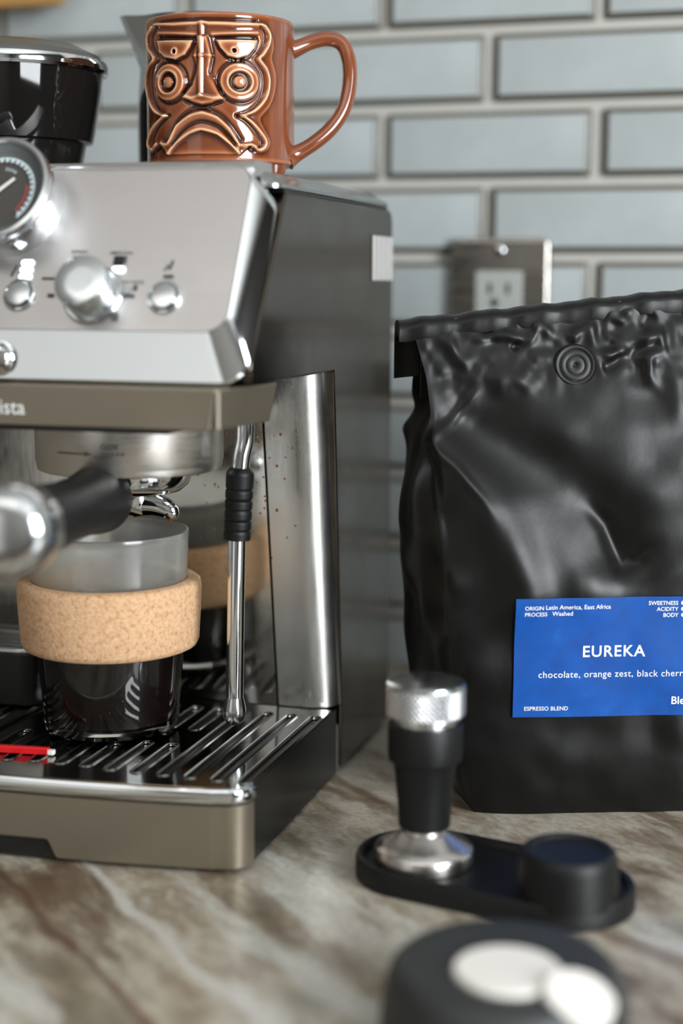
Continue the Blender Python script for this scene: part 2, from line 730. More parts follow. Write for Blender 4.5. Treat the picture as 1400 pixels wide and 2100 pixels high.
# outlet on the tiles
oc = thing('wall_outlet', (38, WY - 4, 260), 'brushed steel wall outlet plate with one screw on the tiles above the black bag', 'outlet')
EXw, EZw, ENw = np.array([1.0, 0, 0]), np.array([0, 0, 1.0]), np.array([0, -1.0, 0])
PO = np.array([38.6, WY - 4.7, 260.0])
frame_prism('cover_plate', rrect(-36, -57, 36, 57, 5), 0, 5.5, PO, EXw, EZw, ENw, brushed('brushed_plate_steel', srgb(176, 172, 166), 0.3, (0.4, 5, 5)), oc, bevel=2.5)
ins = frame_prism('socket_face', rrect(-17, -33.5, 17, 33.5, 2), 5.0, 6.6, PO, EXw, EZw, ENw, simple('grey_socket', srgb(166, 170, 166), 0.45), oc, bevel=0.6)
for dz in (17, -17):
    for dx in (-6.5, 6.5):
        frame_prism('socket_slot', rrect(dx - 1.2, dz - 0, dx + 1.2, dz + 8, 0.5), 6.3, 6.8, PO, EXw, EZw, ENw, MAT['black_plastic'], ins)
    lathe('ground_hole', [(0, 6.3), (2.9, 6.3), (2.9, 6.85), (0, 6.85)], MAT['black_plastic'], ins, PO + np.array([-3, 0, dz - 6]), ENw, 20)
sc = lathe('plate_screw', [(0, 5.4), (3.6, 5.4), (3.6, 6.2), (2.6, 6.9), (0, 7.2)], MAT['chrome_soft'], oc, PO + np.array([0, 0, 48]), ENw, 24)
frame_prism('screw_slot', [(-2.4, -0.4), (2.4, -0.4), (2.4, 0.4), (-2.4, 0.4)], 6.6, 7.3, PO + np.array([0, 0, 48]), EXw, EZw, ENw, MAT['black_plastic'], sc)

# ochre board at the upper left of the wall
p = at_y(118, 8, 400)
bd = thing('hanging_board', (p[0] - 150, 400, p[2]), 'ochre wooden board with rounded corner hanging at the upper left over the tiles', 'board')
frame_prism('board', rrect(-260, 0, 0, 160, 8), 0, 14, np.array([p[0], 415, p[2]]), EXw, EZw, ENw, MAT['oak'], bd, bevel=2)
tube('hook', [(p[0] - 130, 429, p[2] + 150), (p[0] - 130, 396, p[2] + 150)], 3, MAT['chrome_soft'], bd)

# ================================================================== espresso machine
mc = thing('espresso_machine', (-170, 135, 0), 'brushed steel espresso machine with dials and steam wand, left of the black bag', 'coffee machine')
XL = -340.0
EX = np.array([1.0, 0, 0])
EN = np.array([0, -0.890, 0.456])
EN /= np.linalg.norm(EN)
EW = np.array([0, -EN[2] * -1, 0])
EW = np.array([0, EN[2], -EN[1]])            # up, in the plane of the tilted panel
PB = np.array([0, 10.0, 248.0])
PF = PB + EN * 10                            # plane of the raised panel face

# -- main body (side walls and back)
side = [(161, 4), (262, 4), (266, 5), (270, 9), (270, 322), (268, 327), (263, 329.5), (62.5, 329.5), (11, 249), (9.5, 244), (11, 240), (15, 237.5), (50, 236.8), (145, 236.8), (161, 46)]
body = prism('body', side, XL, 0, MAT['steel_side'], mc, axis='x', bevel=1.2)
uvl = body.data.uv_layers.new(name='brush')
for lp_ in body.data.loops:
    co = body.data.vertices[lp_.vertex_index].co
    uvl.data[lp_.index].uv = (co.y * 2 + co.x * 0.01, co.z * 2 + co.x * 0.01)
box('top_gap', (XL + 3, 66, 329.2), (-2.5, 266, 332), MAT['black_plastic'], mc)
tc_out = rrect(XL + 1.0, 57, -0.8, 268, 8)
V, Fc = [], []
lv = [(0.0, 331.6), (0.0, 333.2), (1.2, 334.2), (9.0, 339.2), (10.5, 339.8)]
for ins_, z in lv:
    for (a, b) in rrect(XL + 1.0 + ins_, 55 + ins_ * 0.3, -0.8 - ins_, 268 - ins_, 8):
        V.append((a, b, z))
k = len(V) // len(lv)
for j in range(len(lv) - 1):
    for i in range(k):
        Fc.append((j * k + i, j * k + (i + 1) % k, (j + 1) * k + (i + 1) % k, (j + 1) * k + i))
Fc.append(tuple((len(lv) - 1) * k + i for i in range(k)))
Fc.append(tuple(range(k)))
mesh('top_cover', V, Fc, brushed('brushed_top_steel', srgb(178, 180, 180), 0.22, (6, 0.4, 6)), mc, 20)

# vent at the rear of the side wall
vr = box('side_vent', (-0.6, 220, 286), (0.5, 268, 313.5), simple('vent_recess_grey', srgb(60, 58, 56), 0.6), mc)
for i in range(5):
    y = 221.5 + i * 9.6
    box('vent_slat', (0.3, y, 286.5), (0.9, y + 7.2, 313), simple('vent_slat_white', srgb(186, 184, 182), 0.5) if i == 0 else bpy.data.materials['vent_slat_white'], vr, bevel=0.2)

# -- bezel around the tilted panel
loops = [(rrect(XL, -12, 0, 94, 15, 8), 0.0), (rrect(XL + 0.8, -11.2, -0.8, 94.6, 14.5, 8), 1.2), (rrect(XL + 9.6, 8.8, -9.6, 100.4, 12.5, 8), 9.3), (rrect(XL + 11.2, 10.6, -11.2, 100.8, 11.5, 8), 10.2), (rrect(XL + 11.6, 11.0, -11.6, 100.4, 11.2, 8), 9.4)]
V, Fc = [], []
for ol, h in loops:
    for (a, b) in ol:
        V.append(PB + EX * a + EW * b + EN * h)
k = len(loops[0][0])
for j in range(len(loops) - 1):
    for i in range(k):
        Fc.append((j * k + i, j * k + (i + 1) % k, (j + 1) * k + (i + 1) % k, (j + 1) * k + i))
mesh('panel_bezel', V, Fc, MAT['chrome'], mc, 20)
face = frame_prism('control_panel', rrect(XL + 11.8, 11.2, -11.8, 100.6, 11.2, 8), 6.0, 9.7, PB, EX, EW, EN, MAT['steel_panel'], mc)
# rolled lip at the top of the panel
pt = PB + EW * 98.5 + EN * 9.9
V, Fc = [], []
prof = [(pt[1], pt[2])]
cy, cz, rr = pt[1] + 7.0, pt[2] - 5.0, 0
a0, a1 = math.radians(153), math.radians(88)
R0 = 8.0
cx0 = np.array([pt[1], pt[2]]) - R0 * np.array([math.cos(a0), math.sin(a0)])
for i in range(11):
    a = a0 + (a1 - a0) * i / 10
    prof.append((cx0[0] + R0 * math.cos(a), cx0[1] + R0 * math.sin(a)))
prof += [(74, prof[-1][1] - 0.3), (74, prof[-1][1] - 6), (pt[1] + 3, pt[2] - 4)]
prism('panel_top_lip', prof, XL + 11.5, -11.5, MAT['steel_panel'], mc, axis='x', autosmooth=25)


def on_face(px, py, h=0.0):
    q = at_plane(px, py, PF + EN * h, EN)
    return q


# knob
kc = on_face(192, 606)
ring = lathe('knob_base', [(0, 0), (15.6, 0), (15.6, 1.0), (14.6, 2.0), (0, 2.0)], MAT['chrome_soft'], mc, kc, EN, 64)
lathe('selector_knob', [(0, 0.5), (13.6, 0.5), (13.6, 4), (13.4, 15.8), (12.9, 16.6), (12.2, 16.9), (6, 16.9), (0, 16.9)], brushed('spun_knob', srgb(214, 220, 222), 0.22, (1, 1, 1)), mc, kc, EN, 72)
# buttons
for (px, py, lab) in ((338, 610, 'steam button'), (41, 605, 'power button')):
    bc = on_face(px, py)
    bz = lathe('button_surround', [(6.9, -0.2), (6.9, 0.9), (7.6, 1.5), (8.5, 1.2), (8.9, 0), (8.9, -0.4)], MAT['chrome'], mc, bc, EN, 48)
    lathe('button', [(0, 0), (6.6, 0), (6.6, 2.2), (6.2, 2.7), (5.6, 2.8), (0, 2.8)], MAT['chrome_soft'], mc, bc, EN, 48)
    lathe('button_gap', [(0, -0.05), (7.1, -0.05), (7.1, 0.25), (0, 0.25)], MAT['black_plastic'], bz, bc, EN, 32)


# printed signs on the panel
def on_panel(c):
    return lambda a, b: c + EX * a + EW * b + EN * 0.25


def print_text(body_, px, py, size, w=0.0):
    text_on('panel_lettering', body_, size, on_panel(on_face(px, py)), MAT['dark_print'], face, 'CENTER', w)


print_text('ESPRESSO', 163, 519, 2.1, 0.02)
print_text('AMERICANO', 248, 521, 2.1, 0.02)
print_text('HOT WATER', 272, 581, 2.0, 0.02)


def decal(px, py, outline, mat, name='panel_sign', h=0.25):
    c = on_face(px, py)
    return frame_prism(name, outline, 0, h, c, EX, EW, EN, mat, face)


pn = MAT['dark_print']
decal(243, 535, rrect(-2.6, -2.4, 2.6, 2.6, 0.5, 3), MAT['black_plastic'])
decal(257, 533, rrect(-0.6, -2.0, 0.6, 2.2, 0.3, 2), pn)
decal(163, 527, rrect(-3.4, -0.4, 3.4, 0.4, 0.2, 2), pn)
decal(100, 571, rrect(-3.8, -0.5, 3.0, 0.5, 0.3, 2), pn)
decal(104, 606, rrect(-1.8, -1.0, 1.8, 1.0, 0.4, 2), pn)
decal(264, 607, rrect(-2.8, -0.9, 2.8, 0.9, 0.4, 2), pn)
decal(262, 594, rrect(-2.0, -2.0, 1.6, 2.0, 0.5, 2), simple('grey_print', srgb(150, 148, 146), 0.6))
decal(277, 590, rrect(-1.0, -1.6, 1.0, 1.6, 0.3, 2), pn)
decal(345, 567, rrect(-2.6, -0.9, 2.6, 0.9, 0.4, 2), pn)
decal(349, 543, [(-0.5, -2.5), (0.5, -2.5), (1.6, 2.4), (0.6, 2.4)], pn)
decal(343, 547, [(-1.6, -2.0), (-0.9, -2.0), (0.9, 1.2), (0.2, 1.2)], pn)
decal(29, 555, [(-1.6, -3.0), (-0.6, -3.0), (1.4, 3.0), (0.4, 3.0)], pn)
decal(235, 650, rrect(-1.6, -2.0, 1.6, 2.0, 0.5, 2), pn)
decal(243, 553, rrect(-3.4, -1.7, 3.4, 1.7, 1.5, 4), MAT['led'], 'indicator_light')
for i in range(3):
    decal(57 - 2.5 * i, 539 + i * 14, rrect(-3.4, -1.5, 3.4, 1.5, 1.3, 4), MAT['led'], 'indicator_light')

# pressure gauge
GC = np.array([-136.5, 10 + (321.5 - 248) * 0.512 - 11, 321.5])
gh = lathe('gauge_housing', [(0, -14), (28, -14), (27.6, 4), (27.2, 14), (26, 16), (0, 16)], MAT['chrome'], mc, GC, EN, 72)
ga = lathe('pressure_gauge', [(26.2, 15.2), (28.2, 15.2), (28.8, 16.2), (28.9, 19.2), (28.2, 20.8), (26.6, 21.2), (25.6, 20.6), (25.2, 18.5)], MAT['chrome_soft'], mc, GC, EN, 80)
lathe('dial_rim', [(25.4, 18.8), (20.6, 16.4), (20.4, 16.2)], simple('dial_grey', srgb(110, 116, 116), 0.45), ga, GC, EN, 80)
lathe('dial', [(0, 16.2), (20.6, 16.2), (20.6, 15.6), (0, 15.6)], simple('dial_dark', srgb(62, 60, 57), 0.5), ga, GC, EN, 64)


def ring_sector(name, r0, r1, d0, d1, h, mat, parent, n=40):
    V, Fc = [], []
    for i in range(n + 1):
        a = math.radians(d0 + (d1 - d0) * i / n)
        for r in (r0, r1):
            V.append(GC + (EX * math.cos(a) + EW * math.sin(a)) * r + EN * h)
    for i in range(n):
        Fc.append((2 * i, 2 * i + 1, 2 * i + 3, 2 * i + 2))
    return mesh(name, V, Fc, mat, parent, fix=False, smooth=False)


DP = simple('dial_pale', srgb(196, 210, 214), 0.5)
ring_sector('dial_ring', 17.0, 19.6, -48, 228, 16.35, DP, ga, 60)
ring_sector('red_zone', 14.6, 15.9, -42, 14, 16.35, simple('dial_red', srgb(150, 62, 56), 0.5), ga)
for i in range(29):
    a = -46 + i * 9.8
    ring_sector('dial_tick', 16.0, 18.6, a - 1.5, a + 1.5, 16.5, MAT['black_plastic'], ga, 2)
V, Fc = [], []
for i in range(90):                               # fine ribs of the sloping rim
    a = math.radians(i * 4)
    c, s_ = math.cos(a), math.sin(a)
    b = len(V)
    for r, h in ((21.0, 16.75), (25.0, 18.75)):
        for da in (-0.35, 0.35):
            V.append(GC + (EX * (c * r - s_ * da) + EW * (s_ * r + c * da)) + EN * h)
    Fc.append((b, b + 1, b + 3, b + 2))
rb = mesh('rim_ribs', V, Fc, simple('rib_dark', srgb(74, 78, 78), 0.5), ga, fix=False, smooth=False)
rb['kind'] = 'stuff'
a = math.radians(42)
du, dv = EX * math.cos(a) + EW * math.sin(a), -EX * math.sin(a) + EW * math.cos(a)
mesh('needle', [GC + EN * 17.6 + du * r + dv * w for r, w in ((-3, -0.9), (-3, 0.9), (10.5, 0.7), (10.5, -0.7))] + [GC + EN * 17.1 + du * r + dv * w for r, w in ((-3, -0.9), (-3, 0.9), (10.5, 0.7), (10.5, -0.7))],
     [(0, 1, 2, 3), (4, 5, 6, 7), (0, 1, 5, 4), (1, 2, 6, 5), (2, 3, 7, 6), (3, 0, 4, 7)], MAT['white_plastic'], ga)
V, Fc = text_vf('zone', 3.4, 'CENTER')
RT = 12.2
mesh('dial_lettering', [GC + (EX * math.sin(v[0] / RT + 0.35) + EW * math.cos(v[0] / RT + 0.35)) * (RT + v[1]) + EN * 16.4 for v in V], Fc, DP, ga, fix=False, smooth=False)

# round chrome badge on the chin
bp = at_y(-4, 735, 3)
lathe('chin_badge', [(0, 5), (4, 4.8), (6.4, 3.6), (7.0, 2.0), (8.2, 1.6), (8.6, 0.6), (8.6, -4), (0, -4)], MAT['chrome'], mc, bp, (0, -1, 0), 40)

# -- champagne band below the head
bo = [(XL - 0 + 14, -10), (-12, -10)] + arc(-12, -7.5, 2.5, -90, -8, 6)[1:] + [(-4.5, 20), (-0.8, 46)] + arc(-5, 48, 4.6, -10, 100, 5) + [(XL + 5, 54), (XL + 1, 46), (XL + 8, -3)]


def taper(v):
    if v[2] < 225:
        cx, cy = -170, 60
        v[0] = cx + (v[0] - cx) * 0.975
        v[1] = cy + (v[1] - cy) * 0.985
    return v


band = prism('head_band', bo, 216.8, 236.4, MAT['champagne'], mc, autosmooth=40, bevel=0.8, fn=taper)

tl = at_y(50, 850, -10.6)
text_on('band_lettering', 'Barista', 10.2, lambda a_, b_: np.array([tl[0] + a_, -10.35 + (236.4 - (tl[2] + b_)) * 0.045, tl[2] + b_]), MAT['white_print'], band, 'RIGHT', 0.03)
box('head_underside', (XL + 10, -2, 214), (-38, 131, 217.6), MAT['black_plastic'], mc)
box('band_seam', (-9.75, -10.05, 218), (-9.45, -7, 235.6), simple('seam_pale', srgb(176, 168, 152), 0.5), mc)

# -- back plate, pillar
BT = 13.5 / 170.0                                # lean of the back wall, forward going up


def lean(v):
    v[1] -= (v[2] - 42) * BT
    v[0] -= (v[2] - 42) * 0.022
    return v


prism('splash_plate', [(XL + 30, 146), (-34.6, 146), (-34.6, 152), (XL + 30, 152)], 42.3, 217, MAT['splash_steel'], mc, fn=lean)
po = [(-33.2, 146), (-16, 146)] + arc(-16, 160, 15.6, -90, 0, 10, 14)[1:] + [(-0.4, 166), (-33.2, 166)]
prism('front_pillar', po, 42.6, 237, MAT['steel_pillar'], mc, fn=lean, autosmooth=50)
prism('front_pillar', [(XL - a_, b_) for a_, b_ in po[::-1]], 42.6, 237, MAT['steel_pillar'], mc, fn=lean, autosmooth=50)
prism('seam_strip', [(-34.6, 148.5), (-33.1, 148.5), (-33.1, 150), (-34.6, 150)], 42.3, 217, MAT['black_plastic'], mc, fn=lean)

# dried coffee drops on the back plate and pillar
V, Fc = [], []
for i in range(70):
    px, py = random.uniform(405, 640), random.uniform(790, 1150)
    if random.random() < 0.6:
        py = random.uniform(860, 1060)
    yy = 146 - 0.2
    q = at_y(px, py, 134)
    z = q[2]
    yy = 146 - (z - 42) * BT
    q = at_y(px, py, yy)
    if not (55 < z < 214) or q[0] > -18:
        continue
    rx_, rz_ = random.uniform(0.3, 0.9), random.uniform(0.35, 1.3)
    b = len(V)
    for j in range(8):
        a = 2 * math.pi * j / 8
        V.append((q[0] + rx_ * math.cos(a), yy - 0.02, z + rz_ * math.sin(a)))
    V.append((q[0], yy - 0.35, z - 0.2))
    for j in range(8):
        Fc.append((b + j, b + (j + 1) % 8, b + 8))
sp_ = mesh('coffee_splatter', V, Fc, MAT['splatter'], mc)
sp_['kind'] = 'stuff'

# -- drip tray
def front_y(x):
    return -17 + 14 * ((x + 170) / 170.0) ** 2


path = []
for i in range(9):
    a = math.radians(90 * i / 8)
    path.append((XL + 12 - 12 * math.cos(a), 8 - 12 * math.sin(a) + 0.2))
for x in np.linspace(XL + 16, -16, 60):
    path.append((x, front_y(x)))
for i in range(9):
    a = math.radians(90 * i / 8)
    path.append((-12 + 12 * math.sin(a), 8 - 12 * math.cos(a)))
path = [(x, y) for x, y in path]
tray = prism('drip_tray', [(x * 0.994 - 1, y + 1.2) for x, y in path] + [(-1, 154), (XL + 1, 154)], 2, 40.4, simple('dark_tray_plastic', srgb(16, 18, 17), 0.3), mc, autosmooth=40)
box('tray_seam', (-1.6, 154.6, 4), (-0.4, 156.2, 31), simple('seam_grey', srgb(92, 88, 84), 0.5), mc)


def offs(pts, d):
    P = np.array(pts)
    t = np.gradient(P, axis=0)
    t /= np.linalg.norm(t, axis=1)[:, None]
    return P + np.stack([t[:, 1], -t[:, 0]], 1) * d


def sm(t):
    t = min(1, max(0, t))
    return t * t * (3 - 2 * t)


# champagne front with the finger notch
dense = []
for i in range(len(path) - 1):
    m = 1 if i < 8 or i > len(path) - 11 else 4
    for j in range(m):
        dense.append(tuple(np.array(path[i]) + (np.array(path[i + 1]) - np.array(path[i])) * j / m))
dense.append(path[-1])
o1, o2 = offs(dense, 1.0), offs(dense, -1.6)
V, Fc = [], []
for i, (x, y) in enumerate(dense):
    edge = min(sm((-94 - x) / 6.0), sm((x + 246) / 6.0))
    zb = 3 + 9.5 * edge
    V += [(o1[i][0], o1[i][1], 34.5), (o1[i][0], o1[i][1], zb), (o2[i][0], o2[i][1], zb), (o2[i][0], o2[i][1], 34.5)]
for i in range(len(dense) - 1):
    for j in range(4):
        a, b = 4 * i + j, 4 * i + (j + 1) % 4
        Fc.append((a, b, b + 4, a + 4))
Fc.append((0, 1, 2, 3))
nn = 4 * (len(dense) - 1)
Fc.append((nn, nn + 1, nn + 2, nn + 3))
mesh('tray_front', V, Fc, MAT['champagne'], tray, 40)
# chrome lip
lp = [(-0.8, 35.2), (1.2, 35.6), (2.0, 37.2), (1.8, 39.2), (2.0, 41.0), (1.2, 43.0), (-0.6, 43.6), (-2.2, 42.8), (-2.6, 41.6)]
V, Fc = [], []
for d, z in lp:
    for x, y in offs(dense, d):
        V.append((x, y, z))
mesh('tray_lip', V, grid_faces(len(dense), len(lp)), MAT['chrome'], tray, 60)


# slotted plate
def pill(x, y0, y1, r, n=6):
    return arc(x, y1 - r, r, 0, 180, n) + arc(x, y0 + r, r, 180, 360, n)


slots = []
for i in range(-7, 8):
    x = -106 + i * 14.4
    if abs(i) >= 4:
        slots.append((x, 9, 130))
    else:
        slots.append((x, 9 + (2 if abs(i) < 2 else 0), 60 - (7 if abs(i) < 2 else 0)))
        slots.append((x, 86 + (8 if abs(i) < 2 else 0), 131))
bm = bmesh.new()
outer = [(x, y + 2.0) for x, y in path] + [(0, 145.5), (XL, 145.5)]
allE = []
for loop in [[(min(max(x, XL + 1.5), -1.5), y) for x, y in outer]] + [pill(x, a, b, 2.6) for x, a, b in slots] + [arc(-75, 78, 5, 0, 337.5, 15)]:
    vs = [bm.verts.new((x * S, y * S, 42 * S)) for x, y in loop]
    for i in range(len(vs)):
        allE.append(bm.edges.new((vs[i], vs[(i + 1) % len(vs)])))
bmesh.ops.triangle_fill(bm, use_beauty=True, edges=allE)
bmesh.ops.recalc_face_normals(bm, faces=bm.faces)
for f in bm.faces:
    if f.normal.z < 0:
        f.normal_flip()
me = bpy.data.meshes.new('grill_plate')
bm.to_mesh(me)
bm.free()
gp = link('grill_plate', me, MAT['tray_steel'], tray, smooth=False)
md = gp.modifiers.new('thick', 'SOLIDIFY')
md.thickness = 1.2 * S
md.offset = -1
lipm = simple('slot_rim_steel', srgb(140, 138, 134), 0.2, 1.0)
for x, y0, y1 in slots:
    V, Fc = [], []
    for d, z in ((2.5, 41.2), (2.9, 42.5), (3.5, 42.7), (4.1, 42.02)):
        for (a, b) in pill(x, y0 - (d - 2.6), y1 + (d - 2.6), d):
            V.append((a, b, z))
    mesh('slot_rim', V, grid_faces(14, 4, True), lipm, tray, 60)

# red float with white tip
rp = at_z(50, 1532, 46)
prism('tray_float', [(rp[0] - 40, rp[1] - 6), (rp[0] + 13, rp[1] + 1), (rp[0] + 13, rp[1] + 4), (rp[0] - 40, rp[1] - 2)], 42.4, 46.2, MAT['red_plastic'], tray, bevel=0.6)
box('float_tip', (rp[0] + 12.5, rp[1] + 0.6, 42.6), (rp[0] + 16, rp[1] + 3.8, 45.2), MAT['white_plastic'], tray, bevel=0.5)

# raised stand on the left of the tray
so = [(-300, 98)] + arc(-178, 114, 18, -90, 0, 8, 16) + [(-160, 141), (-300, 141)]
st = prism('portafilter_stand', so, 42.8, 74, MAT['black_plastic'], mc, bevel=1)
prism('stand_top', [(a_ * 0.998, b_) for a_, b_ in so], 74, 76.5, MAT['chrome_soft'], st, bevel=0.8)
for i in range(5):
    y = 104 + i * 7.4
    prism('stand_slot', [(b_, a_) for a_, b_ in pill(y, -250, -168 - abs(i - 4) * 1.5, 1.6)], 76.3, 77.0, MAT['black_gloss'], st)

# -- group head
GH = np.array([-91.0, 72.0, 0])
gc_ = lathe('group_collar', [(0, 187.5), (46.5, 187.5), (48.4, 188.3), (49.0, 190.5), (49.2, 192.5), (49.5, 193), (49.6, 217.5), (0, 217.5)], brushed('brushed_collar', srgb(204, 200, 194), 0.34, (1, 1, 8)), mc, GH, n=96)


def on_collar(px, py, r=48.2):
    v = ray(px, py)
    a = v[0] ** 2 + v[1] ** 2
    d = CAM[:2] - GH[:2]
    b = 2 * (v[:2] @ d)
    c = d @ d - r * r
    t = (-b - math.sqrt(b * b - 4 * a * c)) / (2 * a)
    return CAM + v * t


def wrap_collar(px, py, r=47.9):
    q = on_collar(px, py, r)
    th = math.atan2(q[1] - GH[1], q[0] - GH[0])
    return lambda a, b: np.array([GH[0] + r * math.cos(th + a / r), GH[1] + r * math.sin(th + a / r), q[2] + b])


text_on('collar_lettering', 'CLOSE', 3.1, wrap_collar(205, 921, 49.95), MAT['dark_print'], gc_, weight=0.04)
w_ = wrap_collar(118, 928, 49.95)
arv = [(i * 2.0, sg * 0.28) for i in range(10) for sg in (-1, 1)] + [(17, -1.2), (21, 0), (17, 1.2)]
mesh('collar_arrow', [w_(a, b) for a, b in arv], [(2 * i, 2 * i + 2, 2 * i + 3, 2 * i + 1) for i in range(9)] + [(20, 21, 22)], MAT['dark_print'], gc_, fix=False, smooth=False)
for i in range(5):
    w2 = wrap_collar(208 + i * 10, 933, 49.95)
    mesh('collar_mark', [w2(a, b) for a, b in ((0, -0.6), (1.6, -0.6), (1.6, 0.6), (0, 0.6))], [(0, 1, 2, 3)], MAT['dark_print'], gc_, fix=False, smooth=False)

# -- steam wand
wt, wg0, wg1, wb = at_y(503, 862, 74), at_y(493, 958, 74), at_y(486, 1105, 75), at_y(481, 1440, 77)
wand = tube('steam_wand', smooth_path([wt, at_y(502, 905, 74), wg0, wg1, wb], 30), 4.7, MAT['chrome'], mc, 28)
gpts, grad = [], []
for i in range(61):
    t = i / 60
    gpts.append(wg0 + (wg1 - wg0) * t)
    r = 7.4 - 0.25 * t
    if i < 6:
        r = 7.4 * (0.68 + 0.32 * math.sin(i / 6 * math.pi / 2))
    ph = (t * 7.0) % 1.0
    if 0.22 < t < 0.95 and ph < 0.25:
        r -= 0.75 * math.sin(ph / 0.25 * math.pi)
    grad.append(r)
tube('wand_grip', gpts, grad, MAT['black_rubber'], wand, 32)
dn = (wb - wg1) / np.linalg.norm(wb - wg1)
tube('wand_tip', [wb - dn * 3 + dn * s for s in (0, 3, 6, 9, 12, 14, 15.2)], [4.9, 5.5, 6.2, 6.4, 5.8, 4.4, 2.4], MAT['chrome_soft'], wand, 28)

# -- bean hopper
HC = np.array([-194.0, 135.0, 0])
hp = lathe('hopper', [(0, 345), (41, 345), (43.5, 350), (46, 362.5), (49.8, 363.5), (51, 368), (54, 385), (56.5, 402), (56.5, 404), (54.5, 404), (52.5, 386), (49, 373), (0, 366)], MAT['smoked'], mc, HC, n=80)
lathe('hopper_collar', [(30, 338), (43, 338), (43.5, 352), (40, 352.5), (30, 352)], MAT['black_gloss'], hp, HC, n=64)
ld = lathe('hopper_lid', [(0, 404.5), (57.2, 404.5), (57.2, 407), (55, 411), (44, 416), (26, 418.5), (0, 419.5)], simple('lid_dark', srgb(70, 68, 64), 0.25), hp, HC, n=80)
lathe('lid_rim', [(56.0, 401.2), (58.2, 401.0), (59.6, 402.6), (59.8, 405.0), (58.6, 407.6), (56.6, 408)], MAT['chrome'], hp, HC, n=80, close=True)
V, Fc = [], []
ico = bmesh.new()
bmesh.ops.create_icosphere(ico, subdivisions=1, radius=1)
iv = np.array([v.co[:] for v in ico.verts])
ifc = [[v.index for v in f.verts] for f in ico.faces]
ico.free()
for i in range(260):
    a, rad_, z = random.uniform(0, 2 * math.pi), 46 * math.sqrt(random.random()), random.uniform(374, 396)
    q = np.linalg.qr(rng.normal(size=(3, 3)))[0]
    pts = (iv * np.array([5, 3.4, 2.4])) @ q + np.array([HC[0] + rad_ * math.cos(a), HC[1] + rad_ * math.sin(a), z - 6 * (rad_ / 46)])
    b = len(V)
    V += list(pts)
    Fc += [tuple(b + j for j in f) for f in ifc]
bn = mesh('coffee_beans', V, Fc, MAT['dark_bean'], hp, fix=False)
bn['kind'] = 'stuff'

# ================================================================== portafilter
pf = thing('portafilter', (-91, 72, 170), 'portafilter with black handle, chrome end cap and double spout, locked in the machine', 'portafilter')
lathe('filter_holder', [(0, 174.5), (20, 174.6), (27, 176), (31, 179.5), (32.6, 184), (33, 187.2), (0, 187.2)], MAT['chrome'], pf, GH, n=72)
lathe('spout_hub', [(0, 163.5), (6.5, 163.5), (8.5, 166), (9.5, 170), (10, 175), (0, 175)], MAT['chrome'], pf, GH + np.array([4, -2, 0]), n=36)
for px, py, px0 in ((349, 1060, 300), (262, 1046, 290)):
    e = at_y(px, py, 70)
    s0 = np.array([GH[0] + 4, GH[1] - 2, 169.5])
    mid = (s0 + e) / 2 + np.array([0, 0, 3.2])
    tube('spout', smooth_path([s0, mid, e + np.array([0, 0, 3.5]), e], 18), [8.0 - 4.6 * i / 18 for i in range(19)], MAT['chrome'], pf, 20)
dr = at_y(349, 1062, 70)
lathe('coffee_drip', [(0, -2.0), (1.4, -1.4), (2.0, 0), (1.5, 1.6), (0, 2.4)], MAT['splatter'], pf, dr, n=16)
h0, h1 = at_y(208, 1022, 36), at_d(2, 1097, 640)
ax = (h1 - h0) / np.linalg.norm(h1 - h0)
HL = np.linalg.norm(h1 - h0)
tube('neck', [np.array([GH[0], GH[1] - 26, 180]), h0 - ax * 1, h0 + ax * 6], [7, 7, 7], MAT['chrome'], pf, 24)
V, Fc = lathe_vf([(0, 0), (14.8, 0), (16.8, 1.6), (17.4, 5), (17.0, 12), (15.2, 30), (14.6, 60), (16.2, 90), (17.8, HL - 26), (0, HL - 26)], h0, ax, 56)
mesh('handle', V, Fc, MAT['black_rubber'], pf, 40)
V, Fc = lathe_vf([(0, HL - 27), (18.6, HL - 27), (19.8, HL - 24), (20.2, HL - 14), (19.6, HL - 5), (17.4, HL - 1.2), (13, HL + 1.4), (7, HL + 2.6), (0, HL + 3.0)], h0, ax, 56)
mesh('handle_cap', V, Fc, MAT['chrome_soft'], pf, 40)

# ================================================================== glass cup with cork band
cup = thing('coffee_cup', (-108, 80, 43), 'clear glass cup of black coffee with a cork band under the spout', 'cup')
CC = np.array([-108.0, 80.0, 0])
b0 = 42.9
glass = lathe('glass', [(0, b0), (33.5, b0), (36.0, b0 + 1.4), (36.8, b0 + 4), (37.8, 60), (40.3, 88), (42.2, 126), (43.2, 148), (43.6, 151.0), (43.2, 152.4), (42.2, 152.6), (41.3, 151.4), (40.6, 148), (39.6, 126), (37.8, 88), (35.4, 60), (34.2, b0 + 7.5), (31, b0 + 6.0), (0, b0 + 5.4)], MAT['cup_glass'], cup, CC, n=96)
lathe('coffee', [(0, b0 + 4.9), (31.2, b0 + 5.5), (34.8, b0 + 7.2), (35.9, 60), (38.3, 88), (39.45, 111), (0, 111)], MAT['coffee'], cup, CC, n=96)
lathe('cork_band', [(40.6, 89), (45.2, 88.6), (47.2, 89.6), (48.4, 92.5), (49.4, 108), (49.9, 121), (49.4, 124.6), (47.6, 126), (42.4, 126)], MAT['cork'], cup, CC, n=120, close=True, autosmooth=60)

# ================================================================== carved mug
MC = np.array([-69.0, 153.0, 0])
MR, MZ0, MZ1 = 41.4, 349.0, 426.5
mug = thing('carved_mug', (MC[0], MC[1], 340), 'glossy brown ceramic mug with a carved frowning face on top of the machine', 'mug')


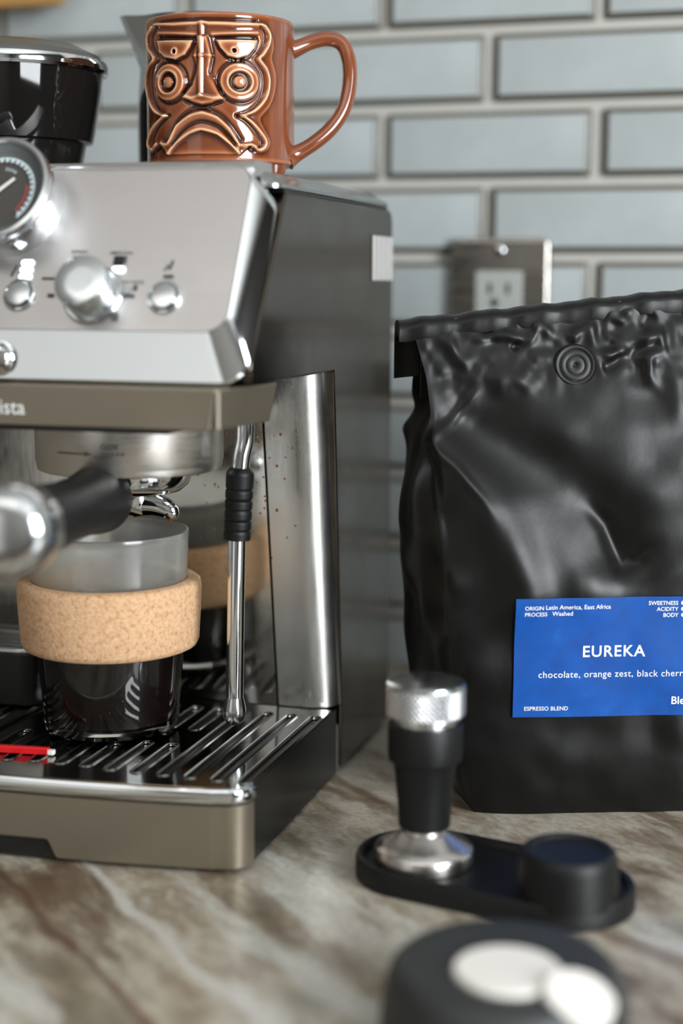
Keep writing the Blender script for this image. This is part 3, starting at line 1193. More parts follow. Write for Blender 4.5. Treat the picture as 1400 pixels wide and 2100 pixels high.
def mug_sz(zx, zy):
    """zoomed drawing coordinates -> (arc length, height) on the mug's wall"""
    px, py = 280 + zx / 3.889, 10 + zy / 3.889
    v = ray(px, py)
    d = CAM[:2] - MC[:2]
    a, b, c = v[:2] @ v[:2], 2 * (v[:2] @ d), d @ d - MR * MR
    disc = max(0.0, b * b - 4 * a * c)
    t = (-b - math.sqrt(disc)) / (2 * a)
    q = CAM + v * t
    th = math.atan2(q[1] - MC[1], q[0] - MC[0]) - TH0
    return (th * MR, q[2])


TH0 = math.atan2(CAM[1] - MC[1], CAM[0] - MC[0])


def conv(pts):
    return np.array([mug_sz(*p) for p in pts])


def d_poly(A, Z, pts):
    best = np.full(A.shape, 1e9)
    for (x0, y0), (x1, y1) in zip(pts[:-1], pts[1:]):
        dx, dy = x1 - x0, y1 - y0
        L = dx * dx + dy * dy + 1e-9
        t = np.clip(((A - x0) * dx + (Z - y0) * dy) / L, 0, 1)
        best = np.minimum(best, np.hypot(A - x0 - t * dx, Z - y0 - t * dy))
    return best


def inside(A, Z, pts):
    res = np.zeros(A.shape, bool)
    n = len(pts)
    for i in range(n):
        (x0, y0), (x1, y1) = pts[i], pts[(i + 1) % n]
        c = ((y0 > Z) != (y1 > Z)) & (A < (x1 - x0) * (Z - y0) / (y1 - y0 + 1e-12) + x0)
        res ^= c
    return res


def sstep(t):
    t = np.clip(t, 0, 1)
    return t * t * (3 - 2 * t)


def spl(pts, n=60):
    return [tuple(p) for p in smooth_path(pts, n)]


def mug_height(A, Z):
    H = np.zeros(A.shape)

    def plateau(pts, h, soft=0.9):
        P = conv(pts)
        d = d_poly(A, Z, list(P) + [P[0]])
        sd = np.where(inside(A, Z, P), d, -d)
        return h * sstep((sd + soft * 0.5) / soft)

    def ridge(pts, h, w):
        d = d_poly(A, Z, conv(pts))
        return h * np.exp(-(d / w) ** 2)

    def groove(pts, h, w):
        return -ridge(pts, h, w)

    outR = spl([(1020, 165), (1075, 240), (1092, 340), (1078, 430), (1108, 560), (1100, 700), (1060, 810), (985, 905), (1012, 985), (1062, 1085), (1045, 1150), (985, 1178), (925, 1135)])
    outL = spl([(130, 1165), (92, 1130), (95, 1040), (125, 950), (140, 890), (100, 800), (80, 700), (78, 600), (92, 500), (118, 440), (88, 360), (86, 260), (130, 175)])
    mask = outR + [(820, 1110), (815, 1200), (260, 1200), (190, 1120)] + outL + [(150, 150), (500, 128), (990, 150)]
    H += plateau(mask, 1.1, 1.6)
    # rim ridges that frame the face
    fr = spl([(1018, 170), (1050, 240), (1042, 320), (1000, 395), (970, 435), (1025, 520), (1045, 620), (1022, 740), (940, 840), (830, 885)])
    fr2 = spl([(830, 885), (900, 930), (965, 1000), (1018, 1080), (1012, 1135), (965, 1155), (928, 1130)])
    fl = spl([(135, 180), (103, 260), (110, 350), (152, 430), (112, 500), (95, 600), (110, 740), (160, 850), (235, 885)])
    fl2 = spl([(235, 885), (160, 960), (120, 1040), (108, 1115), (128, 1158), (168, 1115)])
    for q in (fr, fr2, fl, fl2):
        H += ridge(q, 1.5, 0.95)
    for q, dx in ((fr, -38), (fl, 34), (fr2, -34), (fl2, 30)):
        H += groove([(x + dx, y) for x, y in q], 0.9, 0.9)
    # brow
    H += ridge([(150, 160), (300, 162), (470, 150), (520, 132), (570, 150), (800, 158), (1000, 160)], 1.2, 0.9)
    H += groove([(190, 130), (500, 106), (960, 122)], 0.7, 0.8)
    H += ridge([(185, 228), (470, 236)], 0.8, 0.8) + ridge([(600, 236), (955, 226)], 0.8, 0.8)
    H += groove([(190, 262), (450, 262)], 0.8, 1.0) + groove([(620, 258), (950, 258)], 0.8, 1.0)
    # nose
    H += plateau([(485, 250), (560, 250), (600, 405), (585, 540), (690, 745), (600, 785), (525, 795), (450, 778), (375, 740), (450, 640), (478, 500), (462, 405)], 1.5, 1.8)
    H += ridge([(517, 150), (517, 420), (515, 720)], 1.2, 1.3)
    H += ridge([(380, 738), (450, 745), (515, 725), (600, 745), (685, 748)], 0.9, 0.9)
    H += ridge([(460, 408), (610, 405)], 0.5, 0.7)
    H += groove(spl([(470, 260), (490, 400), (465, 560), (380, 700)]), 0.8, 1.1) + groove(spl([(590, 260), (612, 420), (590, 560), (690, 720)]), 0.8, 1.1)
    H += groove(spl([(385, 765), (520, 815), (680, 772)]), 0.8, 1.1)
    # eyes
    for pts, hole in (([(185, 292), (448, 288), (432, 340), (395, 400), (320, 440), (240, 425), (200, 380)], (318, 375)), ([(635, 284), (948, 288), (930, 350), (885, 405), (800, 432), (720, 408), (668, 350)], (772, 368))):
        H += plateau(pts, 1.6, 1.2)
        H += ridge([pts[0], pts[1]], 0.6, 0.7)
        c = conv([hole])[0]
        r = np.hypot(A - c[0], Z - c[1])
        H += 0.7 * np.exp(-((r - 1.5) / 0.6) ** 2) - 3.4 * sstep((1.35 - r) / 0.5)
        P = conv(pts)
        d = d_poly(A, Z, list(P) + [P[0]])
        H += np.where(inside(A, Z, P), 0, -0.9 * np.exp(-((d - 0.9) / 0.8) ** 2))
    # cheek rings
    for (cx, cy, rx, ry, ix, iy) in ((266, 620, 108, 150, 48, 72), (818, 615, 152, 152, 74, 74)):
        c = conv([(cx, cy)])[0]
        ex_ = abs(conv([(cx + rx, cy)])[0][0] - conv([(cx - rx, cy)])[0][0]) / 2
        ez_ = abs(conv([(cx, cy - ry)])[0][1] - conv([(cx, cy + ry)])[0][1]) / 2
        e = np.hypot((A - c[0]) / ex_, (Z - c[1]) / ez_)
        q = 0.5
        H += 1.5 * sstep((1.03 - e) / 0.12) - 0.9 * np.exp(-((e - 1.14) / 0.08) ** 2)
        H += -2.0 * np.exp(-((e - 0.42) / 0.10) ** 2) + 0.7 * np.exp(-((e - 0.62) / 0.08) ** 2) + 0.4 * np.exp(-(e / 0.2) ** 2)
    # mouth: two lips curving down at the ends
    up = spl([(205, 1100), (262, 1108), (330, 965), (430, 885), (525, 862), (640, 900), (735, 990), (812, 1118), (905, 1118)], 80)
    lo = spl([(262, 1195), (330, 1105), (430, 1025), (520, 995), (640, 1030), (740, 1112), (815, 1195)], 70)
    H += plateau([(205, 1100), (262, 1105), (330, 960), (430, 880), (525, 850), (640, 892), (735, 980), (815, 1105), (910, 1115), (815, 1205), (740, 1120), (640, 1040), (520, 1005), (430, 1035), (330, 1112), (265, 1205)], 1.1, 1.0)
    H += ridge(up, 1.0, 1.1) + ridge(lo, 1.0, 1.0)
    H += groove(spl([(300, 1110), (350, 1030), (430, 960), (525, 930), (640, 965), (720, 1035), (780, 1110)], 60), 1.3, 1.1)
    H += groove(spl([(270, 1060), (320, 935), (420, 845), (525, 822), (655, 865), (755, 960), (830, 1070)], 60), 0.9, 1.2)
    return H


NU, NV = 720, 230
zs = np.linspace(MZ0 + 3.0, MZ1 - 2.5, NV)
# columns are denser on the carved side
u = np.linspace(-1, 1, NU, endpoint=False)
th = math.pi * (0.62 * u + 0.38 * u ** 3)
A, Z = np.meshgrid(th * MR, zs)
Hh = mug_height(A, Z)
fade = sstep((Z - zs[0]) / 1.5) * sstep((zs[-1] - Z) / 1.5)
Hh *= fade
# glaze thin over edges, pooled in hollows; broad blur paints in occlusion-like shade
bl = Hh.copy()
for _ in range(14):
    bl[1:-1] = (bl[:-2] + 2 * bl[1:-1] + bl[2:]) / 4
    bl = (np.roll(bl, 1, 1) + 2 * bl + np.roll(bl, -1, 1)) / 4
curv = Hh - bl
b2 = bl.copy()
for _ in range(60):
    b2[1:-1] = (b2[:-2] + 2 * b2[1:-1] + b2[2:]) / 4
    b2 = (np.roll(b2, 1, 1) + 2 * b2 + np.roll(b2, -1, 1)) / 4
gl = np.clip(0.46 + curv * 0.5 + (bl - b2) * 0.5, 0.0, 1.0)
R = MR - 0.4 + Hh
V = []
ang = TH0 + th
for j in range(NV):
    for i in range(NU):
        V.append((MC[0] + R[j, i] * math.cos(ang[i]), MC[1] + R[j, i] * math.sin(ang[i]), zs[j]))
glz = list(gl.ravel())


def add_ring(r, z, g_):
    b = len(V)
    for i in range(NU):
        V.append((MC[0] + r * math.cos(ang[i]), MC[1] + r * math.sin(ang[i]), z))
        glz.append(g_)
    return b


Fc = grid_faces(NU, NV, True)
prev = (NV - 1) * NU
for r, z, g_ in ((MR - 0.2, MZ1 - 1.0, 0.55), (MR - 1.0, MZ1, 0.62), (MR - 2.2, MZ1 - 0.2, 0.6), (MR - 3.6, MZ1 - 2, 0.45), (MR - 4.2, MZ1 - 8, 0.4), (MR - 4.4, MZ0 + 8, 0.4), (MR - 8, MZ0 + 5, 0.35), (0.5, MZ0 + 5, 0.35)):
    b = add_ring(r, z, g_)
    Fc += [(prev + i, prev + (i + 1) % NU, b + (i + 1) % NU, b + i) for i in range(NU)]
    prev = b
prev = 0
for r, z, g_ in ((MR - 0.1, MZ0 + 1.4, 0.62), (MR - 0.8, MZ0 + 0.3, 0.5), (MR - 3, MZ0, 0.4), (0.5, MZ0, 0.4)):
    b = add_ring(r, z, g_)
    Fc += [(prev + (i + 1) % NU, prev + i, b + i, b + (i + 1) % NU) for i in range(NU)]
    prev = b
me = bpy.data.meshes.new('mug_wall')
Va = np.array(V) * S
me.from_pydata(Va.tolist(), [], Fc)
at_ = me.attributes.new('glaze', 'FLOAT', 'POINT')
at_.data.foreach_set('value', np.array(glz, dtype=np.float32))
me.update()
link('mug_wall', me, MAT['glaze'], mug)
# eye holes read dark; handle and feet
mp = lambda px, py, dd: at_d(px, py, dd)
hpts = [mp(590, 104, 850), mp(606, 100, 850), mp(640, 86, 851), mp(672, 80, 852), mp(700, 90, 853), mp(715, 125, 853), mp(716, 175, 853), mp(704, 225, 852), mp(676, 266, 851), mp(640, 296, 850), mp(606, 316, 850), mp(588, 326, 849)]
hp_ = smooth_path(hpts, 66)
nh = len(hp_)
hr = []
for i in range(nh):
    t = i / (nh - 1)
    e = min(t, 1 - t)
    hr.append(4.1 + 2.4 * max(0, 1 - e / 0.16) ** 1.5)
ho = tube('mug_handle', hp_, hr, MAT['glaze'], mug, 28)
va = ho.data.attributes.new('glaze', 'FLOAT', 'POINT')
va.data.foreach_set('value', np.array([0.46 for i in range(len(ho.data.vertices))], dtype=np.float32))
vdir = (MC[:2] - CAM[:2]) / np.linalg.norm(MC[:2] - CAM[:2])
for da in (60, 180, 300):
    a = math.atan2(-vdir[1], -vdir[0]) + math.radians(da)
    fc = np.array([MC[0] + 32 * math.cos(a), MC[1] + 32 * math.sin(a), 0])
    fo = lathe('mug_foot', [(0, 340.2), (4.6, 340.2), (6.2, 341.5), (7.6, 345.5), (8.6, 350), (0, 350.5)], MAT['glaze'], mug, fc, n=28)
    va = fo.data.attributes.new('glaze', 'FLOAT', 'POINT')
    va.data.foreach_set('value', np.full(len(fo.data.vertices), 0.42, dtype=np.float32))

# ================================================================== steel milk jug behind the mug
JC = np.array([-108.0, 222.0, 0])
jug = thing('milk_jug', (JC[0], JC[1], 340), 'steel milk jug with black handle standing behind the carved mug', 'jug')
V = []
lev = [(0, 340.1), (34, 340.1), (37, 341.5), (38.4, 345), (38.6, 372), (38.0, 395), (35.5, 412), (35.0, 424), (37.0, 438), (37.6, 440), (36.8, 440.4), (36.0, 438), (34.2, 424), (34.6, 412), (37, 395), (37.6, 345), (0, 343)]
sdir = math.atan2(-0.30, -1.0)
nj = 72
for r, z in lev:
    for k in range(nj):
        a = 2 * math.pi * k / nj
        rr = max(r, 0.3)
        d = (a - sdir + math.pi) % (2 * math.pi) - math.pi
        up_ = sstep((z - 405) / 33.0)
        rr = rr + 11 * up_ * math.exp(-(d / 0.34) ** 2) * (1 if r > 1 else 0)
        V.append((JC[0] + rr * math.cos(a), JC[1] + rr * math.sin(a), z + (2.5 * float(up_) * math.exp(-(d / 0.4) ** 2) if r > 1 else 0)))
mesh('jug_body', V, grid_faces(nj, len(lev), True), MAT['chrome_soft'], jug, 45)
# broad black grip wrapped over the near side
aa = math.atan2(CAM[1] - JC[1], CAM[0] - JC[0])
V, Fc = [], []
na, nz_ = 20, 14
for layer in (0, 1):
    for j in range(nz_):
        z = 343 + 60 * j / (nz_ - 1)
        wd = 1.0 if j < nz_ - 3 else (0.93, 0.8, 0.55)[j - nz_ + 3]
        for i in range(na):
            a = aa - 0.25 + (i / (na - 1) - 0.5) * 1.75 * wd
            r = (39.0 if layer == 0 else 42.0) - (1.2 if layer and (j in (0, nz_ - 1) or i in (0, na - 1)) else 0)
            V.append((JC[0] + r * math.cos(a), JC[1] + r * math.sin(a), z))
n0 = na * nz_
gf = grid_faces(na, nz_)
Fc = [f[::-1] for f in gf] + [tuple(n0 + q for q in f) for f in gf]
bd_ = list(range(na)) + [j * na + na - 1 for j in range(1, nz_)] + [(nz_ - 1) * na + i for i in range(na - 2, -1, -1)] + [j * na for j in range(nz_ - 2, 0, -1)]
Fc += [(bd_[i], bd_[(i + 1) % len(bd_)], n0 + bd_[(i + 1) % len(bd_)], n0 + bd_[i]) for i in range(len(bd_))]
mesh('jug_grip', V, Fc, MAT['black_rubber'], jug, 50)

# ================================================================== tamping mat, tamper
mat_ = thing('tamping_mat', (118, 16, 0), 'black rubber tamping mat with a raised round rest, holding the tamper', 'mat')
C1, C2, MRd = np.array([83.5, 24.0]), np.array([152.0, 9.0]), 34.0
dv2 = (C2 - C1) / np.linalg.norm(C2 - C1)
a12 = math.degrees(math.atan2(dv2[1], dv2[0]))
capsule = lambda r: arc(C2[0], C2[1], r, a12 - 90, a12 + 90, 24) + arc(C1[0], C1[1], r, a12 + 90, a12 + 270, 24)
lv = [(MRd - 1.5, 0.1), (MRd, 1.2), (MRd, 10), (MRd - 0.8, 11.6), (MRd - 2.2, 12), (MRd - 4, 11.2), (MRd - 4.8, 8.5)]
V, Fc = [], []
for r, z in lv:
    V += [(a, b, z) for a, b in capsule(r)]
k = len(capsule(1))
for j in range(len(lv) - 1):
    Fc += [(j * k + i, j * k + (i + 1) % k, (j + 1) * k + (i + 1) % k, (j + 1) * k + i) for i in range(k)]
Fc += [tuple(range(k))[::-1], tuple((len(lv) - 1) * k + i for i in range(k))]
mesh('mat_base', V, Fc, MAT['black_rubber'], mat_, 40)
rc = at_z(1166, 1742, 31)
lathe('round_rest', [(0, 8.6), (23.6, 8.6), (23.4, 11), (22.4, 26), (21.6, 30), (20.2, 31.4), (17.5, 31.4), (16.5, 30.2), (15, 29.8), (0, 29.6)], MAT['black_rubber'], mat_, (rc[0], rc[1], 0), n=64)
prism('rest_tab', [(rc[0] - 24, rc[1] - 4), (rc[0] - 8, rc[1] - 4), (rc[0] - 8, rc[1] + 18), (rc[0] - 24, rc[1] + 10)], 8.6, 24, MAT['black_rubber'], mat_, bevel=3)

TC = np.array([83.4, 21.2, 0])
tp = thing('tamper', (83.4, 21.2, 8), 'black handled coffee tamper with knurled silver cap and steel base, standing on the mat', 'tamper')
lathe('tamper_base', [(0, 8.6), (23.6, 8.6), (24.2, 9.2), (24.2, 15.0), (23.4, 16.2), (19, 18.5), (14, 21.2), (11, 23.6), (10.4, 26.5), (0, 26.5)], brushed('spun_base', srgb(206, 202, 198), 0.24, (1, 1, 1)), tp, TC, n=80)
lathe('tamper_handle', [(0, 26), (11.6, 26), (12.4, 27), (13.2, 40), (15.0, 57.5), (15.3, 58.5), (17.6, 60), (18.0, 62.5), (18.0, 76.5), (17.4, 78), (0, 78)], MAT['black_rubber'], tp, TC, n=64)
# knurled cap
V = []
nk, rows = 360, 37
kp = []
for j in range(rows):
    z = 82.2 + 14.0 * j / (rows - 1)
    for i in range(nk):
        t = i / nk * 45
        s_ = j / (rows - 1) * 5
        kn = abs(((t + s_) % 1) - 0.5) + abs(((t - s_) % 1) - 0.5)
        r = 18.5 + (1.25 * (kn - 0.4) if 0 < j < rows - 1 else -0.4)
        a = 2 * math.pi * i / nk
        V.append((TC[0] + r * math.cos(a), TC[1] + r * math.sin(a), z))
Fc = grid_faces(nk, rows, True)


def cap_ring(r, z):
    b = len(V)
    for i in range(nk):
        a = 2 * math.pi * i / nk
        V.append((TC[0] + r * math.cos(a), TC[1] + r * math.sin(a), z))
    return b


pv = (rows - 1) * nk
for r, z in ((18.9, 96.8), (18.6, 97.6), (17.4, 98.2), (10, 99.8), (0.3, 100.4)):
    b = cap_ring(r, z)
    Fc += [(pv + i, pv + (i + 1) % nk, b + (i + 1) % nk, b + i) for i in range(nk)]
    pv = b
pv = 0
for r, z in ((18.2, 81.7), (15.8, 81), (15.8, 77.6), (0.3, 77.6)):
    b = cap_ring(r, z)
    Fc += [(pv + (i + 1) % nk, pv + i, b + i, b + (i + 1) % nk) for i in range(nk)]
    pv = b
mesh('tamper_cap', V, Fc, MAT['chrome_soft'], tp, 35)

# ================================================================== cup lid in the foreground
LC = np.array([150.0, -126.0, 0])
lid = thing('cup_lid', (150, -126, 0), 'dark grey round cup lid with pale plug, lying nearest the camera', 'lid')
lathe('lid_body', [(0, 0.1), (46, 0.1), (47.5, 1.5), (47.2, 10), (45, 24), (43.5, 28), (41, 30.4), (37, 31.2), (30, 30.9), (0, 30.9)], MAT['grey_plastic'], lid, LC, n=96)
lathe('lid_plug', [(0, 30.5), (20.4, 30.5), (20.4, 32.2), (19.6, 33.0), (0, 33.2)], MAT['white_plastic'], lid, (152.5, -134, 0), n=64)
e1 = np.array([0.96, 0.29, 0])
tn = np.array([0.25, -0.22, 0.94])
tn /= np.linalg.norm(tn)
lathe('sip_tab', [(0, -3), (13.2, -3), (13.2, 1.6), (12.4, 2.4), (0, 2.6)], MAT['white_plastic'], lid, (180.5, -145.5, 30.0), tn, n=48)

# ================================================================== black coffee bag with blue label
BO = np.array([85.3, 118.0, 0])
BD = np.array([112, 42, 0.0])
BD /= np.linalg.norm(BD)                       # along the bag's front
BN = np.array([BD[1], -BD[0], 0])              # out of the front
bag = thing('coffee_bag', tuple(BO + BD * 76 - BN * 50), 'tall black foil coffee bag with a blue label, folded top and round valve', 'bag')


def bag_px(px, py, off=0.0):
    q = at_plane(px, py, BO + BN * off, BN)
    return ((q - BO) @ BD, q[2])


zk = [0, 8, 30, 80, 126, 170, 190, 203, 215, 235, 262, 266]
uLk = [4, -2, -8, -12, -15, -20, -22, -26.5, -22, -24, -31, -31]
dpk = [112, 118, 120, 120, 116, 104, 94, 84, 70, 46, 16, 12]
bgk = [4, 12, 16, 16, 17, 13, 6, -2, -8, -14, -24, -25]
fok = [0, 3, 6, 8, 7, 2, -3, -6, -10, -16, -23, -24]
zdn = np.linspace(-30, 300, 661)


def I(z, k_):
    y = np.interp(zdn, zk, k_)
    sg = 3 if k_ is uLk else 14
    kern = np.exp(-0.5 * (np.arange(-60, 61) * 0.5 / (sg * 0.5 + 0.5)) ** 2)
    y = np.convolve(np.pad(y, 60, mode='edge'), kern / kern.sum(), 'valid')
    return np.interp(z, zdn, y)


def crease(U, Zz, pts, h, w):
    """a fold line that dies away towards its ends"""
    P = np.array([bag_px(*p) for p in pts])
    seg = np.hypot(*np.diff(P, axis=0).T)
    tot = seg.sum()
    out = np.zeros(U.shape)
    acc = 0.0
    best = np.full(U.shape, 1e9)
    tt = np.zeros(U.shape)
    for (x0, y0), (x1, y1), L in zip(P[:-1], P[1:], seg):
        t = np.clip(((U - x0) * (x1 - x0) + (Zz - y0) * (y1 - y0)) / (L * L + 1e-9), 0, 1)
        d = np.hypot(U - x0 - t * (x1 - x0), Zz - y0 - t * (y1 - y0))
        m_ = d < best
        best = np.where(m_, d, best)
        tt = np.where(m_, (acc + t * L) / tot, tt)
        acc += L
    return h * np.exp(-(best / w) ** 2) * sstep(np.minimum(tt / 0.25, (1 - tt) / 0.45))


def bag_crease(U, Zz):
    """relief of the front, millimetres outwards"""
    D = np.zeros(U.shape)
    rel = lambda pts: d_poly(U, Zz, np.array([bag_px(*p) for p in pts]))
    # convex fold running down from the notch, hollow to its right, and the dent above the label
    ridge_ = spl([(866, 905), (930, 955), (1005, 1050), (1050, 1130), (1075, 1210)], 20)
    D += 5.0 * np.exp(-(rel(ridge_) / 13) ** 2) + crease(U, Zz, [(850, 890), (930, 955), (985, 1020), (1020, 1080)], 1.4, 2.6)
    hollow = spl([(985, 880), (1080, 945), (1170, 1010), (1240, 1075), (1275, 1150)], 20)
    D += -6.5 * np.exp(-(rel(hollow) / 17) ** 2)
    D += crease(U, Zz, [(1190, 1020), (1240, 1075), (1272, 1156), (1300, 1146), (1360, 1085)], -2.6, 4.5)
    D += 3.0 * np.exp(-(rel([(1180, 1200), (1300, 1195), (1400, 1150)]) / 12) ** 2)
    D += 1.0 * np.exp(-(rel([(1040, 800), (1180, 840), (1300, 860)]) / 24) ** 2)
    # creases out of the notch, going up
    for pts, h, w in ((((872, 908), (930, 870), (990, 800), (1000, 780)), 2.4, 3.0), (((872, 905), (945, 850), (960, 800), (930, 740), (900, 690)), -2.0, 5.0),
                      (((905, 668), (950, 740), (1000, 790)), 2.0, 3.5), (((1000, 790), (1060, 780), (1140, 790)), 2.2, 7.0),
                                            (((975, 705), (1050, 690), (1090, 700), (1085, 730)), 2.0, 2.6), (((1060, 720), (1085, 705)), -2.5, 2.0),
                      (((1000, 660), (1020, 700), (1060, 720)), -1.5, 4),
                      (((1095, 660), (1125, 668), (1160, 700), (1180, 706)), 2.2, 3.0), (((1120, 665), (1110, 690), (1090, 720)), 1.8, 2.5),
                      (((1180, 706), (1210, 680), (1232, 655)), 2.0, 3.0), (((1228, 655), (1232, 720), (1240, 760)), 2.2, 3.2),
                      (((1240, 730), (1290, 725), (1320, 715)), 2.2, 2.4), (((1245, 760), (1290, 740)), -2.2, 3.0),
                      (((1300, 720), (1330, 700), (1370, 690), (1375, 720), (1345, 735), (1340, 770), (1385, 830)), 2.6, 3.4),
                      (((1310, 700), (1320, 760), (1300, 800)), -2.6, 5.0), (((1360, 640), (1330, 680)), -2.0, 4.0), (((1290, 660), (1275, 700)), -2.0, 4.0),
                      (((1385, 720), (1398, 780), (1396, 900)), 2.0, 6.0),
                      (((815, 1130), (850, 1180), (985, 1195)), 2.0, 8.0)):
        D += crease(U, Zz, pts, 0.85 * h, w)
    return D


def vnoise(x, y, seed):
    r = np.random.default_rng(seed)
    G = r.normal(size=(64, 64))
    xi, yi = np.floor(x).astype(int), np.floor(y).astype(int)
    fx, fy = sstep(x - xi), sstep(y - yi)
    g_ = lambda a, b: G[a % 64, b % 64]
    return (g_(xi, yi) * (1 - fx) * (1 - fy) + g_(xi + 1, yi) * fx * (1 - fy) + g_(xi, yi + 1) * (1 - fx) * fy + g_(xi + 1, yi + 1) * fx * fy)


NF, NS, NB, NZ = 200, 30, 50, 230
zrow = np.linspace(0.2, 264, NZ)
rows_ = []
for z in zrow:
    uL, dp, bg, fo = I(z, uLk), I(z, dpk), I(z, bgk), I(z, fok)
    uR = 152 - uL
    ss = np.linspace(0, 1, NF)
    fu = uL + (uR - uL) * ss
    bow = 5.0 * (1 - (2 * ss - 1) ** 6) * np.clip((250 - z) / 120, 0, 1)
    fv = fo + bow - 5.0 * np.clip((250 - z) / 120, 0, 1) * 0
    t = np.linspace(0, 1, NS + 2)[1:-1]
    bul = np.sin(np.pi * t) if bg > 0 else 1 - np.abs(2 * t - 1)
    ru, rv = uR + bg * bul, fo - dp * t
    bs = np.linspace(1, 0, NB)
    bu = uL + (uR - uL) * bs
    bv = fo - dp - 4.0 * (1 - (2 * bs - 1) ** 4) * np.clip((240 - z) / 150, 0, 1)
    lu, lv_ = uL - bg * bul[::-1], fo - dp * t[::-1]
    rows_.append((np.concatenate([fu, ru, bu, lu]), np.concatenate([fv, rv, bv, lv_])))
UU = np.array([r[0] for r in rows_])
VV = np.array([r[1] for r in rows_])
ZZ = np.repeat(zrow[:, None], UU.shape[1], 1)
# top edge climbs to the right
ZT = ZZ * (1 + np.clip((UU + 31) * 0.108, -2, 26) / 264 * sstep(ZZ / 264))
fm = np.zeros(UU.shape)
fm[:, :NF] = sstep(np.minimum(np.arange(NF), NF - 1 - np.arange(NF)) / 5.0)
VV = VV + fm * (bag_crease(UU, ZT) * sstep(ZZ / 20))
VV = VV + 0.5 * fm * vnoise(UU / 16 + 20, ZT / 16 + 7, 3) + 0.5 * fm * sstep((ZZ - 215) / 20) * vnoise(UU / 5 + 9, ZT / 6 + 3, 5)
# side faces crumple a little
VV2 = (1 - fm) * 0
UU = UU + np.where(np.arange(UU.shape[1])[None, :] >= NF, 1.0, 0) * 1.6 * vnoise(VV / 18 + 31, ZT / 22 + 3, 8) * sstep(ZZ / 30)
# flat bed for the label
lab0, lab1 = (18, 136), (48, 126)
XYZ = BO[None, None] + UU[..., None] * BD + VV[..., None] * BN
XYZ[..., 2] = ZT
NR = UU.shape[1]
V = XYZ.reshape(-1, 3)
Fc = grid_faces(NR, NZ, True)
Fc += [tuple(range(NR))[::-1], tuple((NZ - 1) * NR + i for i in range(NR))]
me = bpy.data.meshes.new('bag_skin')
me.from_pydata((V * S).tolist(), [], Fc)
me.update()
link('bag_skin', me, MAT['bag'], bag, autosmooth=50)


def bag_at(u_, z_, out=0.0):
    """point on the bag's front (bilinear in the grid)"""
    j = int(np.argmin(np.abs(ZT[:, NF // 2] - z_)))
    jj = None
    # find row by height at that column
    i0 = int(np.clip(np.searchsorted(UU[j, :NF], u_) - 1, 0, NF - 2))
    colz = ZT[:, i0]
    j = int(np.clip(np.searchsorted(colz, z_) - 1, 0, NZ - 2))
    i0 = int(np.clip(np.searchsorted(UU[j, :NF], u_) - 1, 0, NF - 2))
    fu = np.clip((u_ - UU[j, i0]) / (UU[j, i0 + 1] - UU[j, i0] + 1e-9), 0, 1)
    fz = np.clip((z_ - ZT[j, i0]) / (ZT[j + 1, i0] - ZT[j, i0] + 1e-9), 0, 1)
    v_ = (VV[j, i0] * (1 - fu) + VV[j, i0 + 1] * fu) * (1 - fz) + (VV[j + 1, i0] * (1 - fu) + VV[j + 1, i0 + 1] * fu) * fz
    return BO + BD * u_ + BN * (v_ + out) + np.array([0, 0, z_])


# label: measured corners, laid on the front
uL0, zT0 = bag_px(1055, 1225, 12)
_, zB0 = bag_px(1055, 1470, 12)
uEnd = 2 * bag_px(1257, 1335, 12)[0] - uL0
NLu, NLz = 70, 40
VL = np.zeros((NLz, NLu))
for j in range(NLz):
    for i in range(NLu):
        u_ = uL0 + (uEnd - uL0) * i / (NLu - 1)
        z_ = zB0 + (zT0 - zB0) * j / (NLz - 1)
        VL[j, i] = (bag_at(u_, z_) - BO) @ BN
VS = VL.copy()
for _ in range(40):
    p_ = np.pad(VS, 1, mode='edge')
    VS = (p_[1:-1, 1:-1] * 2 + p_[:-2, 1:-1] + p_[2:, 1:-1] + p_[1:-1, :-2] + p_[1:-1, 2:]) / 6
lift = max(0.25, float((VL - VS).max()) + 0.15)


def lab_at(u_, z_, out=0.0):
    fi = np.clip((u_ - uL0) / (uEnd - uL0), 0, 1) * (NLu - 1)
    fj = np.clip((z_ - zB0) / (zT0 - zB0), 0, 1) * (NLz - 1)
    i0, j0 = int(min(fi, NLu - 2)), int(min(fj, NLz - 2))
    a, b = fi - i0, fj - j0
    v_ = (VS[j0, i0] * (1 - a) + VS[j0, i0 + 1] * a) * (1 - b) + (VS[j0 + 1, i0] * (1 - a) + VS[j0 + 1, i0 + 1] * a) * b
    return BO + BD * u_ + BN * (v_ + lift + out) + np.array([0, 0, z_])


V = []
for out in (0.0, -0.3):
    for j in range(NLz):
        for i in range(NLu):
            V.append(lab_at(uL0 + (uEnd - uL0) * i / (NLu - 1), zB0 + (zT0 - zB0) * j / (NLz - 1), out))
gf = grid_faces(NLu, NLz)
n0 = NLu * NLz
bd_ = list(range(NLu)) + [j * NLu + NLu - 1 for j in range(1, NLz)] + [(NLz - 1) * NLu + i for i in range(NLu - 2, -1, -1)] + [j * NLu for j in range(NLz - 2, 0, -1)]
Fc = gf + [tuple(n0 + q for q in f[::-1]) for f in gf] + [(bd_[i], bd_[(i + 1) % len(bd_)], n0 + bd_[(i + 1) % len(bd_)], n0 + bd_[i]) for i in range(len(bd_))]
lb = mesh('label', V, Fc, MAT['label'], bag, 60)


def lab_text(body_, px, py, size, align='LEFT', weight=0.0, spacing=1.0):
    u0_, z0_ = bag_px(px, py, 14)
    text_on('lettering', body_, size, lambda a, b: lab_at(u0_ + a, z0_ + b, 0.12), MAT['white_print'], lb, align, weight, spacing)


